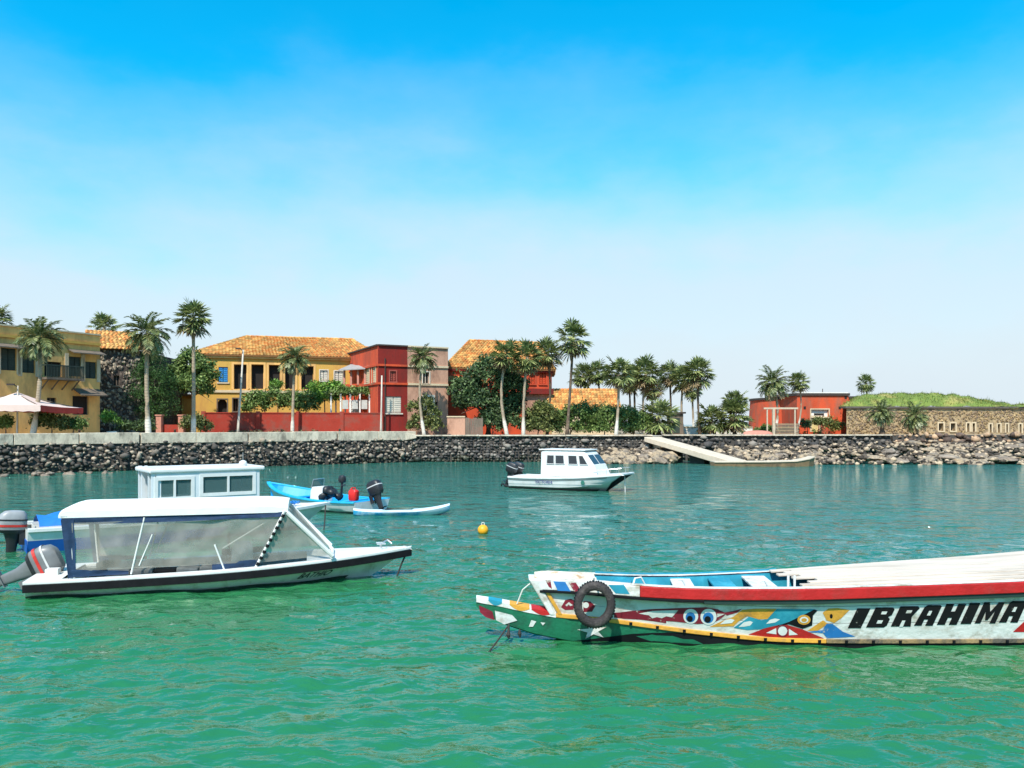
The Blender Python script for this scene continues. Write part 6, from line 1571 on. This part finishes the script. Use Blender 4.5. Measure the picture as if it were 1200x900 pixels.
for nm, mt, xa, xb in (('painted_cap_teal', m_pt, -.36, -.14), ('painted_cap_ochre', m_py, -.02, .30), ('painted_cap_red', m_pr, .33, .68)):
    mb = MB(); rs = []
    for i, x in enumerate(np.linspace(xa, xb, 9)):
        a, b, zt, zb = log_w(x); k = math.sin(math.pi * (i + .6) / 9.2); rs.append([(x, a - .013, zt + .012 - .075 * k), (x, a - .013, zt + .014), (x, (a + b) / 2, zt + .040), (x, b + .013, zt + .014)])
    mb.loft(rs, False); mb.build(nm, mt, o, world=True)
# tyre fender and ropes
tx, ty, tz = at(697, 12.62, 709.5)
o = thing('tyre_fender', 'worn black tyre hung as fender on the pirogue bow', 'tyre', (tx, ty, tz - .33))
mb = MB(); rs = []
for k in range(40):
    a = 2 * math.pi * k / 40; ca, sa = math.cos(a), math.sin(a)
    rs.append([((.27 + rr_ * 1.0) * ca * .92, yy, .33 + (.27 + rr_) * sa * 1.05) for rr_, yy in ((.068, -.045), (.074, -.0), (.068, .045), (.03, .075), (-.045, .072), (-.058, .055), (-.052, .035), (-.052, -.035), (-.058, -.055), (-.045, -.072), (.03, -.075))])
rs.append(rs[0]); mb.loft(rs, True, False); mb.build('tyre_casing', pm('worn_tyre_rubber', (.035, .028, .027), .75, .35, 8, .4, 30, second=(.09, .075, .065), sfac=(.5, .7), sscale=5), o, smooth=True)
mb = MB()
for k in range(46):
    a = 2 * math.pi * k / 46; mb.box((.342 * math.cos(a) * .92, 0, .33 + .342 * math.sin(a) * 1.05), (.016, .085, .022), 0, -a)
mb.build('tread_blocks', m_black, o, kind='stuff')
world_rope([(tx, ty, tz + .23), (tx + .01, ty - .06, tz + .30), (tx + .02, ty + .02, tz + .40), (tx + .02, Yg(tx) + .04, zg(tx) + .05)], .014, m_rope, 'white rope tying the tyre fender to the pirogue gunwale', 'fender_rope')
world_rope([(.40, 13.06, .97), (.34, 13.1, .93), (.19, 13.12, .80), (.10, 13.14, .57)], .012, m_rope, 'white rope from the pirogue stem head to its beak', 'stem_rope')
world_rope([(-.05, 13.05, .27), (-.22, 12.6, .14), (-.44, 12.1, -.03)], .014, m_drope, 'dark mooring rope slanting from the pirogue beak into the water')
b = world_rope([(-.03, 13.12, .26), (-.035, 13.04, .16), (-.04, 13.0, .10), (-.03, 13.0, .05)], [.012, .02, .035, .012], m_drope, 'knotted rope end dangling under the pirogue beak', 'rope_end')
b = world_rope([(.14, 13.08, .18), (.14, 13.07, .11), (.15, 13.07, .05)], [.01, .034, .014], m_drope, 'short knotted rope tail under the pirogue beak beside the stem', 'rope_end')
# trim: the hull floats a little higher and nearer the landing
for q in list(col.objects):
    if q.parent is None and q.name.split('.')[0] in ('pirogue', 'tyre_fender', 'fender_rope', 'stem_rope', 'rope_end'): q.location = q.location + Vector((-.02, -.15, .05))
# ------------------------------------------------------------------ quay furniture
o = thing('parasol', 'large pale parasol canopy with red valance in front of the tan house', 'parasol', (-36.8, 60.6, GZ))
Fp, Rp, Bp, Lp = Vector((-31.75, 54.6, 4.78)), Vector((-31.2, 59.0, 4.68)), Vector((-37.2, 60.0, 4.85)), Vector((-37.8, 55.4, 4.95)); Ap = Vector((-34.9, 57.2, zat(459.5, 57.2)))
Fp, Rp, Bp, Lp, Ap = [Vector((v.x * 1.06, v.y * 1.06, 3.5 + (v.z - 3.5) * 1.06)) for v in (Fp, Rp, Bp, Lp, Ap)]
m_par = pm('pale_pink_canvas', (.62, .47, .41), .85, .06, 2); m_val = pm('red_canvas', (.58, .05, .035), .85, .1, 3)
mb = MB()
for a, b in ((Fp, Rp), (Rp, Bp), (Bp, Lp), (Lp, Fp)):
    n = 8; rows = [[a.lerp(b, i / n).lerp(Ap, v) + Vector((0, 0, -.22 * math.sin(math.pi * v) - .06 * math.sin(math.pi * i / n) * (1 - v))) for i in range(n + 1)] for v in (0, .25, .5, .75, .97)]
    mb.loft(rows, False)
mb.build('canopy', m_par, o, world=True, smooth=True)
for a, b, mt in ((Fp, Rp, m_val), (Rp, Bp, m_val), (Bp, Lp, m_val), (Lp, Fp, m_par)):
    mb = MB(); n = 14; mb.loft([[a.lerp(b, i / n) + Vector((0, 0, -.06 * math.sin(math.pi * i / n))), a.lerp(b, i / n) + Vector((.03 * math.sin(i * 2.2), 0, -.42 - .05 * (i % 2) - .06 * math.sin(math.pi * i / n)))] for i in range(n + 1)], False); mb.build('valance', mt, o, world=True)
mb = MB(); mb.tube([(Ap.x, Ap.y, GZ), (Ap.x, Ap.y, Ap.z + .15)], .06, 8); mb.build('pole', m_wood, o, world=True)
for P in (Fp, Rp, Bp, Lp):
    mb = MB(); mb.tube([(Ap.x, Ap.y, Ap.z - .15), P - Vector((0, 0, .1))], .03, 6); mb.build('rib', m_wood, o, world=True)
mb = MB(); mb.box((Ap.x, Ap.y, GZ + .1), (.9, .9, .2)); mb.build('base', m_conc, o, world=True, bevel=.03)
# lamp posts
m_post = pm('pale_lamp_post', (.52, .46, .38), .8, .15, 3)
def post(pxb, pxt, d, pyt, label, lamp, rad=.075):
    xb, y = at(pxb, d); xt = at(pxt, d)[0]; zt = zat(pyt, d); o = thing('lamp_post' if lamp else 'pole', label, 'lamp post' if lamp else 'pole', (xb, y, GZ))
    mb = MB(); mb.tube([(0, 0, 0), (.0, 0, .9), ((xt - xb) * .5, 0, (zt - GZ) * .5), (xt - xb, 0, zt - GZ)], [rad * 2.2, rad * 1.5, rad * 1.15, rad], 9); mb.build('shaft', m_post, o, smooth=True)
    if lamp:
        mb = MB(); mb.tube([(xt - xb, 0, zt - GZ - .1), (xt - xb - .25, -.2, zt - GZ + .1)], .035, 6); mb.box((xt - xb - .35, -.3, zt - GZ + .08), (.5, .22, .12), .3); mb.build('lamp_head', m_trimd, o)
post(279, 285, 75, 410, 'leaning pale lamp post in front of the ochre house', True); post(446.5, 447.5, 78.4, 440, 'white pole before the red half of the corner house', False, .07)
post(20, 21, 60.2, 452, 'thin dark lamp post beside the parasol', True, .04)
x, y = at(2, 60); 
# wooden frame and crates near the round fort
m_pale = pm('pale_timber', (.46, .38, .27), .85, .2, 3)
o = thing('timber_frame', 'pale timber goal shaped frame before the round red fort', 'frame', (*at(906, 86), GZ))
zb = zat(479.5, 86)
for px, w in ((899, .13), (906.5, .26), (931.5, .13)):
    x, y = at(px, 86); mb = MB(); mb.box((x, y, (GZ + zb) / 2), (w, w, zb - GZ)); mb.build('post', m_pale, o, world=True)
xa, xb = at(895, 86)[0], at(935, 86)[0]; mb = MB(); mb.box(((xa + xb) / 2, 86, zb + .09), (xb - xa, .2, .18)); mb.build('crossbar', m_pale, o, world=True)
o = thing('crate_stack', 'slatted brown timber enclosure under the goal shaped frame', 'enclosure', (*at(922, 87), GZ))
for k in range(7):
    z = GZ + .12 + k * .17; x0, x1 = at(909, 87)[0], at(936, 87)[0]; mb = MB(); mb.box(((x0 + x1) / 2, 87, z), (x1 - x0, .05, .14)); mb.build('slat', m_wood if k % 2 else pm('brown_board', (.26, .19, .12), .85, .25, 3), o, world=True)
for px in (909.5, 922, 935.5): x, y = at(px, 87.06); mb = MB(); mb.box((x, y, GZ + .62), (.12, .1, 1.25)); mb.build('post', m_wood, o, world=True)
# rowing boat drawn up by the fort
o = thing('rowing_boat', 'upturned pale red rowing boat drawn up before the round fort', 'boat', (*at(888, 85), GZ), .1)
mb = MB(); rs = []
for k in range(15): t = k / 14; w = .55 * math.sin(math.pi * t) ** .6 + .01; rs.append([(-1.7 + 3.4 * t, -w, .02), (-1.7 + 3.4 * t, -w * .75, .30 * math.sin(math.pi * t) ** .4 + .05), (-1.7 + 3.4 * t, 0, .42 * math.sin(math.pi * t) ** .35 + .08), (-1.7 + 3.4 * t, w * .75, .30 * math.sin(math.pi * t) ** .4 + .05), (-1.7 + 3.4 * t, w, .02)])
mb.loft(rs, False); mb.build('hull', pm('faded_red_boat', (.50, .20, .14), .7, .15, 2), o, smooth=True); mb = MB(); mb.tube([(-1.65, 0, .14), (0, 0, .52), (1.65, 0, .14)], .03, 6); mb.build('keel', m_wood, o)
# white pot by the agave
o = thing('flower_pot', 'white flower pot at the foot of the agave', 'pot', (*at(131, 65.5), GZ)); mb = MB(); mb.rings([(0, 0, 0, .26, .26), (0, 0, .45, .36, .36), (0, 0, .52, .40, .40), (0, 0, .55, .36, .36)], 16, 2); mb.build('pot', m_white, o, smooth=True); mb = MB(); mb.rings([(0, 0, .551, .33, .33), (0, 0, .57, .2, .2)], 16, 2); mb.build('soil', m_earth, o)
# mooring bollards on the parapet
for k, px in enumerate((93, 205, 330, 398)):
    d = float(np.interp(px, [0, 490], [57.2, 75.6])) ; x, y = at(px, d); o = thing('bollard', 'small rusty mooring bollard on the parapet wall', 'bollard', (x, y, 2.84), 0, 'bollards on the parapet')
    mb = MB(); mb.rings([(0, 0, -.02, .10, .10), (0, 0, .16, .07, .07), (0, 0, .2, .12, .12), (0, 0, .25, .10, .10)], 12, 2); mb.build('bollard_head', pm('rusty_iron', (.10, .05, .03), .8, .3, 6), o, smooth=True)
